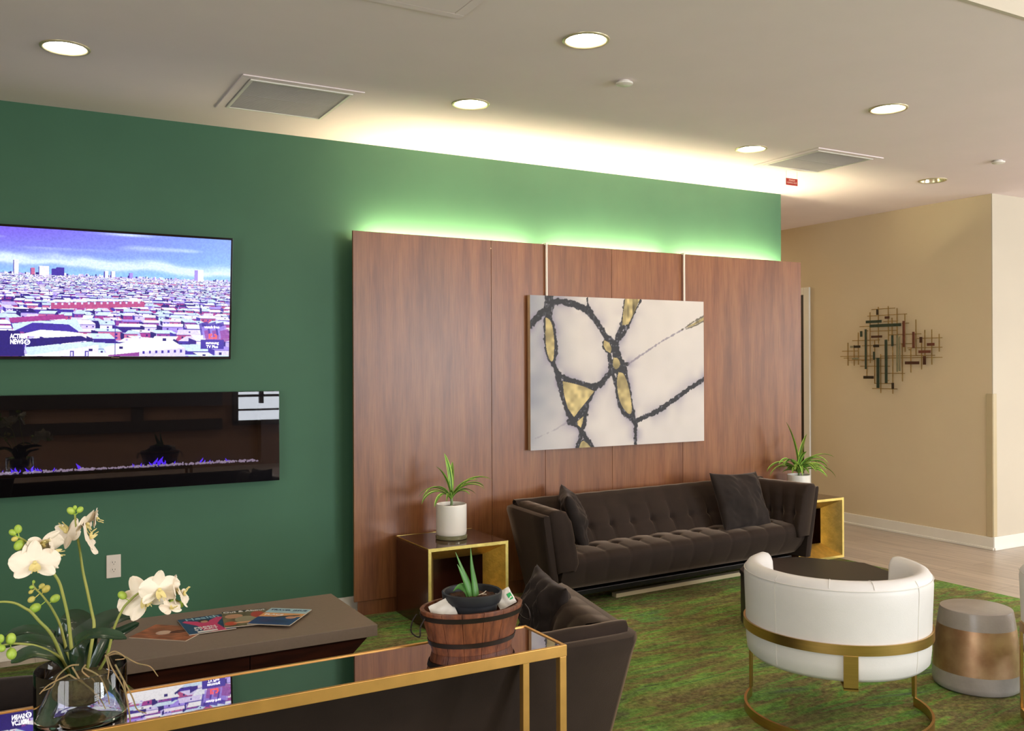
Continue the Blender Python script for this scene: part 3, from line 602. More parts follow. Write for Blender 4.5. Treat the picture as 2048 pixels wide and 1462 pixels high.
for pts, a_, b_ in ART_STROKES: dd = np.minimum(dd, seg_dist(pts, a_*1.18, b_*1.18))
halo = np.exp(-np.clip(dd, 0, 9)/.026)*np.clip(-.1+1.4*vnoise(Wp, Hp, 20, 14, 11), 0, 1)*.75
img = img*(1-halo[..., None])+np.array([136, 128, 146])/255.*halo[..., None]
dd = np.minimum(dd, seg_dist([(.462, .34), (.466, .42), (.482, .50), (.495, .57)], .04, .04))
dd = np.minimum(dd, seg_dist([(.46, .33), (.475, .42), (.49, .50), (.515, .56)], .045, .04))
for g in ART_GOLD[:8]:
    gd = seg_dist(g+[g[0]], .012, .012); dd = np.minimum(dd, gd)
ink = np.clip(-(dd+rough_n)/.0018+.5, 0, 1)
streak = vnoise(Wp, Hp, 70, 90, 12)*.6+vnoise(Wp, Hp, 150, 40, 13)*.4
inkc = np.array([36, 35, 38])/255.*(1+2.4*np.clip(streak[..., None]-.62, 0, 1)*3)
img = img*(1-ink[..., None])+inkc*ink[..., None]
for k, (pts, a_, b_) in enumerate(ART_FINE):
    d_ = seg_dist(pts, a_, b_); c_ = np.array([128, 118, 130] if k < 2 else [70, 62, 44])/255.
    q = np.clip(-(d_+rough_n*.7)/.003+.5, 0, 1)[..., None]*(.75 if k != 1 else .35); img = img*(1-q)+c_*q
met = np.zeros(uu.shape)
for i, g in enumerate(ART_GOLD):
    mk = np.zeros(uu.shape); lay = img.copy(); gp = [(p.x, p.y) for p in catmull([(x, y, 0) for x, y in g+[g[0]]], 3)] if i in (0, 3, 4) else g
    fill_poly(lay, gp, (1, 1, 1), 1, mk)
    gn = vnoise(Wp, Hp, 22, 15, 20+i)*.5+vnoise(Wp, Hp, 50, 35, 30+i)*.5
    gc = np.array([172, 154, 106])/255.*(.66+.66*gn[..., None])
    if i == 7: gc = gc*(.55+.7*(vnoise(Wp, Hp, 95, 12, 41)[..., None]))
    img = img*(1-mk[..., None])+gc*mk[..., None]; met = np.maximum(met, mk*.35)
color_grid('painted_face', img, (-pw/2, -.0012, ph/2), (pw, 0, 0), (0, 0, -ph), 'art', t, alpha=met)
for x in (3.536, 4.831):
    bm = new_bm(); tube(bm, [(x-4.195+.004, .030, .5), (x-4.195+.004, .030, .943)], .0085, 10, sm=0)
    box(bm, x-4.195-.006, x-4.195+.014, .022, .075, .938, .95); obj('hanging_rod', bm, 'ceramic', t, 40)

# ------------------------------------------------------------------ television
t = thing('television', 'flat wall television showing an aerial view of row houses under a blue sky', 'television', (.625, -.1, 2.0725))
tm = Matrix.Rotation(math.atan2(.08, .745), 4, 'X')
TW, TH = 1.33, .749
bm = new_bm(); b0 = .012
for q in ((-TW/2, TW/2, TH/2-b0, TH/2), (-TW/2, TW/2, -TH/2, -TH/2+.016), (-TW/2, -TW/2+b0, -TH/2+.016, TH/2-b0), (TW/2-b0, TW/2, -TH/2+.016, TH/2-b0)):
    box(bm, q[0], q[1], -.006, .006, q[2], q[3], bev=.0015)
bmesh.ops.transform(bm, matrix=tm, verts=bm.verts[:]); obj('bezel', bm, 'blackgloss', t)
bm = new_bm(); box(bm, -TW/2+.004, TW/2-.004, -.001, .03, -TH/2+.004, TH/2-.004, bev=.004); box(bm, -.4, .4, .03, .05, -.3, .1, bev=.008)
bmesh.ops.transform(bm, matrix=tm, verts=bm.verts[:]); obj('back_casing', bm, 'black', t)
bm = new_bm(); box(bm, -.2, .2, .02, .098, -.12, .1); obj('wall_bracket', bm, 'darksteel', t)
SWd, SHt = TW-.024, TH-.028
Wt, Ht = 640, 352
uu, vv = np.meshgrid(np.linspace(0, 1, Wt), np.linspace(0, 1, Ht))
def C3(r, g, b): return np.array([r, g, b])/255.
def lerp3(a, b, t): return a*(1-t[..., None])+b*t[..., None]
top = lerp3(C3(124, 96, 236), C3(126, 160, 246), np.clip(uu*1.1+.25*vnoise(Wt, Ht, 4, 3, 50)-.1, 0, 1))
img = lerp3(top, C3(150, 204, 250), np.clip(vv/.36, 0, 1)**1.3)
yb = .185+.055*uu+.012*np.sin(uu*17)+.02*(vnoise(Wt, Ht, 16, 1, 51)-.5)
cl = np.exp(-((vv-yb-.03)/.03)**2)*np.clip(.35+.9*vnoise(Wt, Ht, 10, 22, 52), 0, 1)+.75*np.exp(-((vv-yb-.065)/.022)**2)
cl += np.clip(vnoise(Wt, Ht, 5, 26, 53)-.66, 0, 1)*2.4*np.exp(-((vv-.10)/.05)**2)
cl += .8*np.exp(-((vv-.01)/.012)**2-((uu-.55)/.10)**2)
img = lerp3(img, C3(226, 246, 255), np.clip(cl, 0, .92))
def rect(x0, x1, y0, y1, c): fill_poly(img, [(x0, y0), (x1, y0), (x1, y1), (x0, y1)], c)
rnd = random.Random(5)
WH = [C3(255, 255, 255), C3(240, 244, 255), C3(214, 238, 255), C3(226, 216, 255), C3(250, 240, 255)]
NV = [C3(42, 30, 120), C3(70, 52, 168), C3(56, 36, 140)]
LV = [C3(196, 176, 250), C3(170, 146, 240), C3(222, 206, 255)]
RD = [C3(170, 66, 150), C3(190, 84, 140), C3(150, 70, 160), C3(206, 110, 160)]
rect(0, 1, .352, 1, C3(196, 186, 246))
for i in range(150):
    x = rnd.random(); h = rnd.uniform(.002, .014); ww = rnd.uniform(.002, .012)
    rect(x, x+ww, .352-h, .358, rnd.choice(LV+NV+WH))
for x0, x1, y0, c in ((.099, .116, .247, WH[1]), (.163, .178, .305, RD[3]), (.194, .232, .29, WH[4]), (.245, .262, .305, NV[1]), (.262, .292, .295, NV[1]), (.453, .469, .307, WH[1]), (.481, .497, .305, WH[1]), (.556, .570, .315, LV[1])):
    rect(x0, x1, y0, .362, c); rect(x0-.003, x0+.001, y0+.004, .362, NV[1])
rect(.836, .877, .265, .376, WH[0]); rect(.836, .852, .27, .376, LV[1]); rect(.826, .888, .370, .392, NV[0])
# roofs and walls row by row from the skyline down
v = .362
while v < 1.06:
    dpt = (v-.345); s = .006+.20*dpt**1.25
    x = -.05+rnd.uniform(-s, 0)
    rowt = rnd.random()
    while x < 1.05:
        ww = s*rnd.uniform(.5, 1.35); rh = s*rnd.uniform(.25, .55); wh_ = s*rnd.uniform(.5, .95); sk = s*rnd.uniform(-.4, .5)
        y = v+rnd.uniform(-.15, .15)*s+(.025*(x-.5) if dpt > .05 else 0)
        roof = rnd.choice(WH+[C3(206, 228, 250)]+([NV[0], LV[1], LV[0]] if rnd.random() < .4 else []))
        wall = rnd.choice(RD) if rowt < .28 and rnd.random() < .75 else rnd.choice(LV+LV+WH+NV+NV[1:]+RD[:1])
        fill_poly(img, [(x, y), (x+ww, y), (x+ww+sk*.3, y+wh_), (x+sk*.3, y+wh_)], wall)
        if rnd.random() < .75: fill_poly(img, [(x, y), (x-ww*.28, y-rh*.5), (x-ww*.28, y+wh_*.6), (x, y+wh_)], rnd.choice(NV))
        fill_poly(img, [(x, y), (x+ww, y), (x+ww-sk, y-rh), (x-sk, y-rh)], roof)
        if dpt > .07:
            fill_poly(img, [(x, y), (x+ww, y), (x+ww, y+.006), (x, y+.006)], NV[1], .7)
            nw = rnd.choice((1, 2, 2, 3)); wz = wh_*.28
            for k in range(nw):
                wx = x+ww*(k+.5)/nw
                for rr in range(1 if wh_ < .07 else 2):
                    rect(wx-wz*.22, wx+wz*.22, y+wh_*(.3+.4*rr)-wz*.3, y+wh_*(.3+.4*rr)+wz*.5, rnd.choice(NV))
            if rnd.random() < .5:
                cx_, cy_ = x+ww*rnd.uniform(.2, .7)-sk*.5, y-rh*.5; rect(cx_, cx_+s*.10, cy_-s*.08, cy_+s*.05, rnd.choice(NV+LV))
        x += ww*rnd.uniform(.95, 1.25)
    v += s*rnd.uniform(.62, .85)
for k in range(9): fill_poly(img, [(.86+.012*k, .72+.03*(k%3)), (.90+.012*k, .70+.03*(k%3)), (.91+.012*k, .80+.03*(k%3)), (.87+.012*k, .82+.03*(k%3))], [NV[1], LV[1], RD[2]][k%3], .8)
rect(.87, .975, .855, .935, NV[1])
# the large roofs in front, and the red brick row
fill_poly(img, [(.24, .575), (.62, .545), (.62, .59), (.24, .625)], RD[1])
for k in range(14): rect(.255+k*.026, .263+k*.026, .575-k*.0022, .592-k*.0022, WH[3])
fill_poly(img, [(.235, .57), (.62, .54), (.60, .525), (.25, .55)], WH[1])
fill_poly(img, [(.08, .70), (.29, .665), (.30, .70), (.09, .74)], RD[0])
fill_poly(img, [(.09, .745), (.34, .70), (.37, .80), (.10, .80)], WH[2])
fill_poly(img, [(.10, .80), (.17, .735), (.31, .745), (.35, .80), (.25, .84)], NV[1])
fill_poly(img, [(.10, .84), (.2, .79), (.30, .80), (.37, .815), (.33, .85)], WH[0])
fill_poly(img, [(.03, .80), (.12, .80), (.14, 1.0), (.03, 1.0)], NV[0])
fill_poly(img, [(.13, .865), (.36, .835), (.40, .87), (.15, .93)], NV[0])
fill_poly(img, [(.14, .93), (.40, .88), (.43, .905), (.17, .99), (.15, .99)], WH[2])
fill_poly(img, [(.17, .99), (.43, .905), (.43, 1.0), (.17, 1.0)], WH[4])
for x in (.315, .375): rect(x, x+.016, .955, 1, NV[1]); 
for x in (.319, .379): rect(x, x+.008, .965, 1, WH[3])
fill_poly(img, [(.45, .93), (.62, .84), (.74, .86), (.80, .93), (.60, .985), (.47, .99)], WH[0])
fill_poly(img, [(.47, .99), (.60, .965), (.60, 1), (.47, 1)], RD[2])
fill_poly(img, [(.60, .965), (.80, .925), (.80, 1), (.60, 1)], WH[3])
for k in range(7): rect(.615+k*.027, .624+k*.027, .955-k*.002, .978-k*.002, NV[1])
rect(.497, .5005, .70, .99, NV[1])
for x, y in ((.515, .93), (.39, .95), (.70, .86)): rect(x, x+.016, y-.012, y+.01, NV[0])
img *= (.94+.12*vnoise(Wt, Ht, 200, 110, 60))[..., None]
tl = tm @ Vector((-SWd/2, -.0068, SHt/2+.001)); eu = Vector((SWd, 0, 0)); ev = tm.to_3x3() @ Vector((0, 0, -SHt+.002))
scr = color_grid('screen', img, tuple(tl), tuple(eu), tuple(ev), 'screen', t)
def tvtext(name, body, u, v_, size, xs, mname='tvwhite', bold=0):
    o_ = tl+eu*u+ev*v_+tm.to_3x3() @ Vector((0, -.0014, 0))
    text_mesh(name, body, size, basis_m(o_, (1, 0, 0), tm.to_3x3() @ Vector((0, 0, 1))), mname, scr, xs=xs, extrude=.0003, bold=bold)
tvtext('screen_lettering', 'ACTION', .1165, .845, .036, .62, bold=.0012)
tvtext('screen_lettering', 'NEWS', .109, .888, .036, .66, bold=.0012)
tvtext('screen_lettering', 'watch free', .919, .748, .022, .95, bold=.0004)
tvtext('screen_lettering', 'samsung\nTV Plus', .922, .900, .024, .95, bold=.0004)
bm = new_bm()
lathe(bm, [(.0155, -.0005), (.0155, .0005)], 24, cx=0, cy=0)
o_ = tl+eu*.148+ev*.888+tm.to_3x3() @ Vector((0, -.0012, 0))
bmesh.ops.transform(bm, matrix=basis_m(o_, (1, 0, 0), tm.to_3x3() @ Vector((0, 0, 1))), verts=bm.verts[:]); obj('channel_disc', bm, 'tvwhite', scr)
o2 = o_+tm.to_3x3() @ Vector((0, -.001, 0))
M['screen_ink'] = mat('screen_ink', (.03, .02, .2), .5, var=.01, emis=(.05, .03, .3), es=.4)
text_mesh('channel_numeral', '6', .034, basis_m(o2, (1, 0, 0), tm.to_3x3() @ Vector((0, 0, 1))), 'screen_ink', scr, bold=.0008)
bm = new_bm()
for q in ((-.024, .012, -.016, -.009), (-.024, -.016, -.009, .014), (-.012, -.005, -.002, .016), (.004, .024, -.016, -.008), (.016, .025, -.008, .006), (.008, .020, .006, .012)):
    box(bm, q[0], q[1], q[2], q[3], -.0004, .0004)
o_ = tl+eu*.924+ev*.824+tm.to_3x3() @ Vector((0, -.0012, 0))
bmesh.ops.transform(bm, matrix=basis_m(o_, (1, 0, 0), tm.to_3x3() @ Vector((0, 0, 1))), verts=bm.verts[:]); obj('channel_emblem', bm, 'tvred', scr)
bm = new_bm(); box(bm, -.022, .022, -.0012, .001, -.0015, .0015)
o_ = tl+eu*.5+ev*1.011
bmesh.ops.transform(bm, matrix=Matrix.Translation(o_+Vector((0, -.0005, 0))), verts=bm.verts[:]); obj('maker_mark', bm, 'steel', t)

# ------------------------------------------------------------------ electric fireplace
m, nt, b = nt_new('fireplace_glass')
nt.nodes.remove(b); out = nt.nodes['Material Output']
tr = nt.nodes.new('ShaderNodeBsdfTransparent'); tr.inputs[0].default_value = (.62, .60, .62, 1)
gl = nt.nodes.new('ShaderNodeBsdfGlossy'); gl.inputs['Roughness'].default_value = .01
fr = nt.nodes.new('ShaderNodeFresnel'); fr.inputs[0].default_value = 1.62
mx = nt.nodes.new('ShaderNodeMixShader')
nt.links.new(fr.outputs[0], mx.inputs[0]); nt.links.new(tr.outputs[0], mx.inputs[1]); nt.links.new(gl.outputs[0], mx.inputs[2]); nt.links.new(mx.outputs[0], out.inputs[0])
M['fireglass'] = m
t = thing('electric_fireplace', 'long black glass electric fireplace on the green wall below the television, with blue flames', 'fireplace', (.667, 0, 1.213))
hx, hz = .916, .283
x0, x1, z0, z1 = -.79, .802, -.165, .20
bm = new_bm()
for q in ((-hx, hx, -hz, z0), (-hx, hx, z1, hz), (-hx, x0, z0, z1), (x1, hx, z0, z1)): box(bm, q[0], q[1], -.098, -.001, q[2], q[3])
obj('surround', bm, 'black', t)
bm = new_bm(); box(bm, x0, x1, -.010, -.001, z0, z1); box(bm, x0, x1, -.092, -.010, z0, z0+.006); obj('firebox', bm, 'firebox', t)
bm = new_bm(); box(bm, -hx, hx, -.103, -.0985, -hz, hz, bev=.001); obj('front_glass', bm, 'fireglass', t)
bm = new_bm(); rnd = random.Random(3)
for k in range(420):
    x = rnd.uniform(x0+.01, x1-.01); r = rnd.uniform(.004, .0085)
    bmesh.ops.create_icosphere(bm, subdivisions=1, radius=r, matrix=Matrix.Translation((x, rnd.uniform(-.085, -.03), z0+.008+rnd.uniform(0, .007)+(.005 if rnd.random() < .2 else 0))) @ Euler((rnd.random()*3, rnd.random()*3, 0)).to_matrix().to_4x4() @ Matrix.Diagonal((1, 1, rnd.uniform(.6, 1.1), 1)))
obj('crystal_bed', bm, 'crystal', t, kind='stuff')
FL = [(-.62, .03), (-.585, .045), (-.555, .05), (-.51, .045), (-.47, .06), (-.445, .04), (-.37, .035), (-.245, .06), (-.24, .035), (.06, .03), (.105, .035), (.15, .04), (.185, .075), (.215, .085), (.23, .05), (.30, .035), (.45, .055), (.50, .03), (.60, .04), (.06, .025)]
FL = [(a_, b_*.62) for a_, b_ in FL]+[(a_+.013, b_*.4) for a_, b_ in FL]
for fx, fh in FL:
    bm = new_bm(); rows = []
    ph_ = rnd.random()*6
    for j in range(9):
        s_ = j/8; ww = fh*.26*math.sin(PI*min(1, s_*.85+.12))**.8*(1-s_*.6); cx_ = .25*fh*math.sin(s_*3+ph_)
        rows.append([(cx_+ww*math.cos(2*PI*k/8), .25*ww*math.sin(2*PI*k/8), fh*s_) for k in range(8)])
    grid_pts(bm, rows, closed_v=True); obj('flame', bm, 'flame', t, 60, loc=(fx, -.04+rnd.uniform(-.015, .015), z0+.010))

# wall outlet
t = thing('wall_outlet', 'white double power outlet low on the green wall behind the orchids', 'power outlet', (.618, 0, .47))
bm = new_bm(); box(bm, -.040, .040, -.007, 0, -.068, .068, bev=.003); obj('cover_plate', bm, 'outlet', t)
for s in (-1, 1):
    bm = new_bm(); lathe(bm, [(.0175, 0), (.0175, .003)], 24); bmesh.ops.transform(bm, matrix=Matrix.Translation((0, -.0065, s*.0215)) @ Matrix.Rotation(R(90), 4, 'X'), verts=bm.verts[:])
    f = obj('socket_face', bm, 'outlet', t, 30)
    bm = new_bm()
    for a_, h_ in ((-.007, .009), (.007, .007)): box(bm, a_-.0013, a_+.0013, -.0101, -.009, s*.0215+.001-h_/2+.003, s*.0215+.001+h_/2+.003)
    ball(bm, (0, -.0096, s*.0215-.008), .0025, sub=1); obj('socket_slot', bm, 'slot', f)

# ------------------------------------------------------------------ metal wall sculpture
t = thing('metal_wall_sculpture', 'bronze rod lattice wall sculpture with dark and rust metal plates on the beige wall', 'wall sculpture', (7.715, .17, 1.79))
def wy(y): return y-.17
for ya, yb2, z in ROD_H:
    bm = new_bm(); box(bm, -.035, -.029, min(wy(ya), wy(yb2)), max(wy(ya), wy(yb2)), z-1.79-.0035, z-1.79+.0035); obj('rod', bm, 'rod', t)
for y, za, zb in ROD_V:
    bm = new_bm(); box(bm, -.041, -.0352, wy(y)-.0035, wy(y)+.0035, za-1.79, zb-1.79); obj('rod', bm, 'rod', t)
for k, (ya, yb2, za, zb, c) in enumerate(PLATES):
    bm = new_bm(); dx = -.046-(k % 3)*.004; box(bm, dx-.003, dx, wy(ya), wy(yb2), za-1.79, zb-1.79, bev=.001)
    obj('metal_plate', bm, 'plate_'+c, t)
bm = new_bm()
for y, z in ((.25, .2), (-.25, .0), (.3, -.1), (0, -.3)): tube(bm, [(-.0005, y, z), (-.034, y, z)], .004, 8, sm=0)
obj('standoff', bm, 'rod', t)

# ------------------------------------------------------------------ rug
bm = new_bm(); box(bm, -2.6, 6.24, -7.4, -.17, 0, .012, bev=.003)
tag(obj('area_rug', bm, 'rug', None), 'large distressed green and brown patterned rug under the seating', 'rug')

# ------------------------------------------------------------------ tufted sofas
def make_sofa(label, loc, rz, Lf, D, s, group, zs=1):
    """local frame: the middle of the outer back top edge is the origin, the front is towards -Y"""
    t = thing('tufted_sofa', label, 'sofa', loc, rz, group)
    s = R(s); Hs = .685
    bw = Lf/2-D*math.sin(s)
    A, B = Vector((-bw, 0)), Vector((bw, 0))
    dl, dr = Vector((-math.sin(s), -math.cos(s))), Vector((math.sin(s), -math.cos(s)))
    # inward normals
    nb = Vector((0, -1)); nl = Vector((math.cos(s), -math.sin(s))); nr = Vector((-math.cos(s), -math.sin(s)))
    def mitre(n1, n2):
        m_ = n1+n2; return m_/(m_.dot(n1))
    mL, mR = mitre(nl, nb), mitre(nb, nr)
    FLp, FRp = A+dl*D, B+dr*D
    def P(seg, u, d, z):
        k_ = 1-z/Hs   # the back leans outwards more than the arms
        db, da = d+.18*k_, d+.11*k_
        cx0, cy0 = (da-db*math.sin(s))/math.cos(s), -db
        cl, cr = A+Vector((cx0, cy0)), B+Vector((-cx0, cy0))
        if seg == 'c':
            lim = bw+((.05+.11*k_)-db*math.sin(s))/-math.cos(s)
            p = Vector((min(lim, max(-lim, -bw+2*bw*u)), cy0))
        elif seg == 'b': p = cl*(1-u)+cr*u
        else:
            c, f, nn, dd_ = (cl, FLp, nl, dl) if seg == 'l' else (cr, FRp, nr, dr)
            end = f+nn*da-dd_*(.03*k_)
            p = c*(1-u)+end*u
        return (p.x, p.y, z)
    # outer shell: closed profile swept around front-left, back, front-right
    prof = [(0, .14), (0, .35), (0, .60), (-.002, .655), (.006, .680), (.026, .690), (.066, .686), (.078, .66), (.070, .40), (.06, .14)]
    rows = []
    for seg, us in (('l', [1, .97, .75, .5, .25, .06]), ('b', [0.02, .25, .5, .75, .98]), ('r', [.06, .25, .5, .75, .97, 1])):
        for u in us:
            if u == 1:
                rows.append([P(seg, 1, .027+(d-.027)*.55, z) for d, z in prof])
            else: rows.append([P(seg, u, d, z) for d, z in prof])
    bm = new_bm(); g = grid_pts(bm, rows, closed_v=True)
    bm.faces.new(g[0]); bm.faces.new(g[-1])
    obj('outer_shell', bm, 'velvet', t, 50)
    # tufted cushions
    def tuft(sx, q, w_):
        """sx metres along, q 0..1 down the face"""
        k = sx/w_; ds = abs(k-round(k))*w_; e = math.sin(PI*min(1, max(0, q)))**.5 if 0 < q < 1 else 0
        h = -.007*math.exp(-(ds/.008)**2)+.006*math.sin(PI*(k-math.floor(k)))
        db = math.hypot(ds, (q-.45)*.30)
        h -= .026*math.exp(-(db/.022)**2)
        h -= .006*math.exp(-(((q-.45)*.30)/.010)**2)
        return h*e
    cprof = [(.050, .60), (.046, .67), (.058, .708), (.085, .726), (.115, .722), (.142, .692), (.158, .64)]
    d0, z0_, d1, z1_ = .158, .64, .245, .36
    nf = 22
    cprof += [(d0+(d1-d0)*(k/nf)-.0*math.sin(PI*k/nf), z0_+(z1_-z0_)*k/nf) for k in range(1, nf+1)]
    q_of = [0]*7+[k/nf for k in range(1, nf+1)]
    aprof = [(.060, .30), (.050, .62), (.052, .690), (.085, .714), (.140, .716), (.180, .702), (.198, .66)]+[(.200+.016*k/nf-.03*max(0, k/nf-.85)/.15, .65-.345*k/nf) for k in range(1, nf+1)]
    nface = (math.cos(.3), math.sin(.3))
    def cushion(name, seg, ulen, w_, u0, u1, off):
        n_ = int(ulen/.014); rows = []
        for i in range(n_+1):
            u = u0+(u1-u0)*i/n_; sx = ulen*i/n_+off
            # round the front end of the arm cushions
            sh = 1
            if seg != 'c':
                e_ = (1-i/n_)*ulen
                if e_ < .03: sh = math.sqrt(max(0, 1-(1-e_/.03)**2))*.32+.68
            r_ = []
            for (d, z), q in zip(cprof if seg == 'c' else aprof, q_of):
                h = tuft(sx, q, w_) + (.010 if q > 0 else .004)*math.sin(PI*min(1, max(0, (sx/w_) % 1)))
                dd_ = d+nface[0]*h*(1 if q > 0 else .3); zz = z+(h*nface[1] if q > 0 else h*.6)
                mid = .125
                dd_ = mid+(dd_-mid)*sh if seg != 'c' else dd_
                zz = .48+(zz-.48)*(1-(1-sh)*.22)
                r_.append(P(seg, u, dd_, zz))
            rows.append(r_)
        bm = new_bm(); g = grid_pts(bm, rows)
        if seg != 'c':
            bm.faces.new(g[-1])
        return obj(name, bm, 'velvet', t, 80)
    wcol = (2*bw)/13
    cushion('back_cushion', 'c', 2*bw, wcol, .0, 1., 0)
    ext = 1+.012/D
    cushion('arm_cushion', 'l', D*ext, .17, 0.0, ext, .03)
    cushion('arm_cushion', 'r', D*ext, .17, 0.0, ext, .03)
    # seat: profile in (y, z) swept along x
    yb_, yf = -.24, -D+.02
    sp = []
    for k in range(30): sp.append((yb_+(yf+.05-yb_)*k/29, .405+.012*math.sin(PI*k/29), k/29))
    for k in range(1, 10):
        a_ = PI/2*k/9; sp.append((yf+.05-.06*math.sin(a_), .345+.06*math.cos(a_), -1))
    for k in range(1, 8): sp.append((yf-.01+.075*k/7+(-.012*math.sin(PI*k/7)), .345-.165*k/7, -2-k/7))
    sp.append((yf+.10, .165, -9))
    hw = Lf/2-.17
    n_ = int(2*hw/.014); rows = []
    for i in range(n_+1):
        x = -hw+2*hw*i/n_; k_ = (x+hw)/wcol; ds = abs(k_-round(k_))*wcol; bul = math.sin(PI*(k_-math.floor(k_)))
        r_ = []
        edge = min(1, (hw-abs(x))/.05); eh = math.sqrt(max(0, 1-(1-edge)**2))
        for y, z, q in sp:
            h = -.006*math.exp(-(ds/.008)**2)+.006*bul
            if q >= 0:
                yy = (q-.55)*abs(yf-yb_)
                h -= .030*math.exp(-(math.hypot(ds, yy)/.028)**2)
                z2 = z+h; y2 = y
            elif q > -2: z2 = z+h*.6; y2 = y-h*.6
            elif q > -9: z2 = z; y2 = y-h*(.5 if q > -2.8 else .15)
            else: z2, y2 = z, y
            sxx = x*(1-.055*(max(0, z2-.17) < .1)*(1-max(0, z2-.17)/.1)*.6)
            z2 = .17+(z2-.17)*(.86+.14*eh)
            r_.append((sxx, y2, z2))
        rows.append(r_)
    bm = new_bm(); g = grid_pts(bm, rows); bm.faces.new(g[0]); bm.faces.new(g[-1])
    obj('seat_cushion', bm, 'velvet', t, 80)
    bm = new_bm(); box(bm, -hw+.10, hw-.10, yf+.16, -.14, .15, .30, bev=.01); obj('seat_base', bm, 'velvet', t)
    bm = new_bm(); box(bm, -hw+.06, hw-.06, yf+.07, -.16, .118, .152, bev=.004); obj('base_rail', bm, 'darksteel', t)
    for sx in (-1, 1):
        for y in (yf+.245, -.20):
            bm = new_bm(); box(bm, sx*(hw-.22)-.012, sx*(hw-.22)+.012, y-.012, y+.012, .012, .118, bev=.002); obj('leg', bm, 'darksteel', t)
    bm = new_bm(); box(bm, -hw+.62, hw-.232, yf+.22, yf+.27, .0125, .042, bev=.002); obj('floor_runner', bm, 'guard', t)  # the polished runner's bright reflection is put into its pale colour
    t.scale = (1, 1, zs)
    return t
make_sofa('long brown velvet tufted sofa against the walnut wall, below the painting', (4.338, -.250, 0), R(3), 2.66, .60, 8, 'brown tufted sofas')
make_sofa('brown velvet sofa nearest the camera, seen from behind the gold console table', (.995, -3.152, .002), R(179), 2.60, .85, 12, 'brown tufted sofas', .935)

# pillows
def pillow(label, wd, hh, th, mtx, seed, wrinkle=.012, chop=0):
    n_ = 44; rnd = random.Random(seed); rows_f, rows_b = [], []
    bm = new_bm()
    so = Vector((seed*3.1, seed*1.7, 0))
    def pt(i, j, side):
        x = -1+2*i/n_; y = -1+2*j/n_
        xx = x*(1-.06*(1-y*y)**1.0)*(1+.02*x*x*y*y); yy = y*(1-.06*(1-x*x))*(1+.02*x*x*y*y)
        if chop and y > 0: yy -= chop*math.exp(-(x/.35)**2)*y*y
        e = max(0, (1-x*x)*(1-y*y))
        z = side*th/2*e**.42
        p = Vector((xx*wd/2, yy*hh/2, z))
        nz = noise.noise(Vector((x*1.8, y*1.8, side))+so)*wrinkle*2.2+noise.noise(Vector((x*5+y*2, y*4, side*2))+so)*wrinkle
        p.z += nz*min(1, e*3)
        return p
    gf = [[bm.verts.new(pt(i, j, 1)) for j in range(n_+1)] for i in range(n_+1)]
    gb = [[(gf[i][j] if i in (0, n_) or j in (0, n_) else bm.verts.new(pt(i, j, -1))) for j in range(n_+1)] for i in range(n_+1)]
    for g, fl in ((gf, 0), (gb, 1)):
        for i in range(n_):
            for j in range(n_):
                q = [g[i][j], g[i+1][j], g[i+1][j+1], g[i][j+1]]
                bm.faces.new(q if not fl else q[::-1])
    o = obj('throw_pillow', bm, 'velvetp', None, 80)
    o.matrix_world = mtx
    tag(o, label, 'pillow', 'dark velvet pillows')
    return o
def place(loc, rz, tilt, roll=0):
    """pillow stands facing -Y before rz; tilt leans its top backwards"""
    return Matrix.Translation(loc) @ Matrix.Rotation(R(rz), 4, 'Z') @ Matrix.Rotation(R(90-tilt), 4, 'X') @ Matrix.Rotation(R(roll), 4, 'Z')
pillow('dark velvet pillow leaning at the left end of the sofa under the painting', .42, .42, .16, place((3.55, -.50, .575), 62, 18, 4), 2)
pillow('dark square velvet pillow standing at the right end of the sofa under the painting', .54, .45, .16, place((5.03, -.60, .60), 8, 22, -3), 5)
pillow('crumpled dark velvet pillow at the right arm of the near sofa, behind the wooden bucket', .37, .40, .15, place((2.055, -2.53, .545), -101, 12, -4), 7, .022)
pillow('dark velvet pillow behind the glass vase at the left of the near sofa', .50, .46, .18, place((-.12, -2.80, .555), 178, 25, 5), 9)

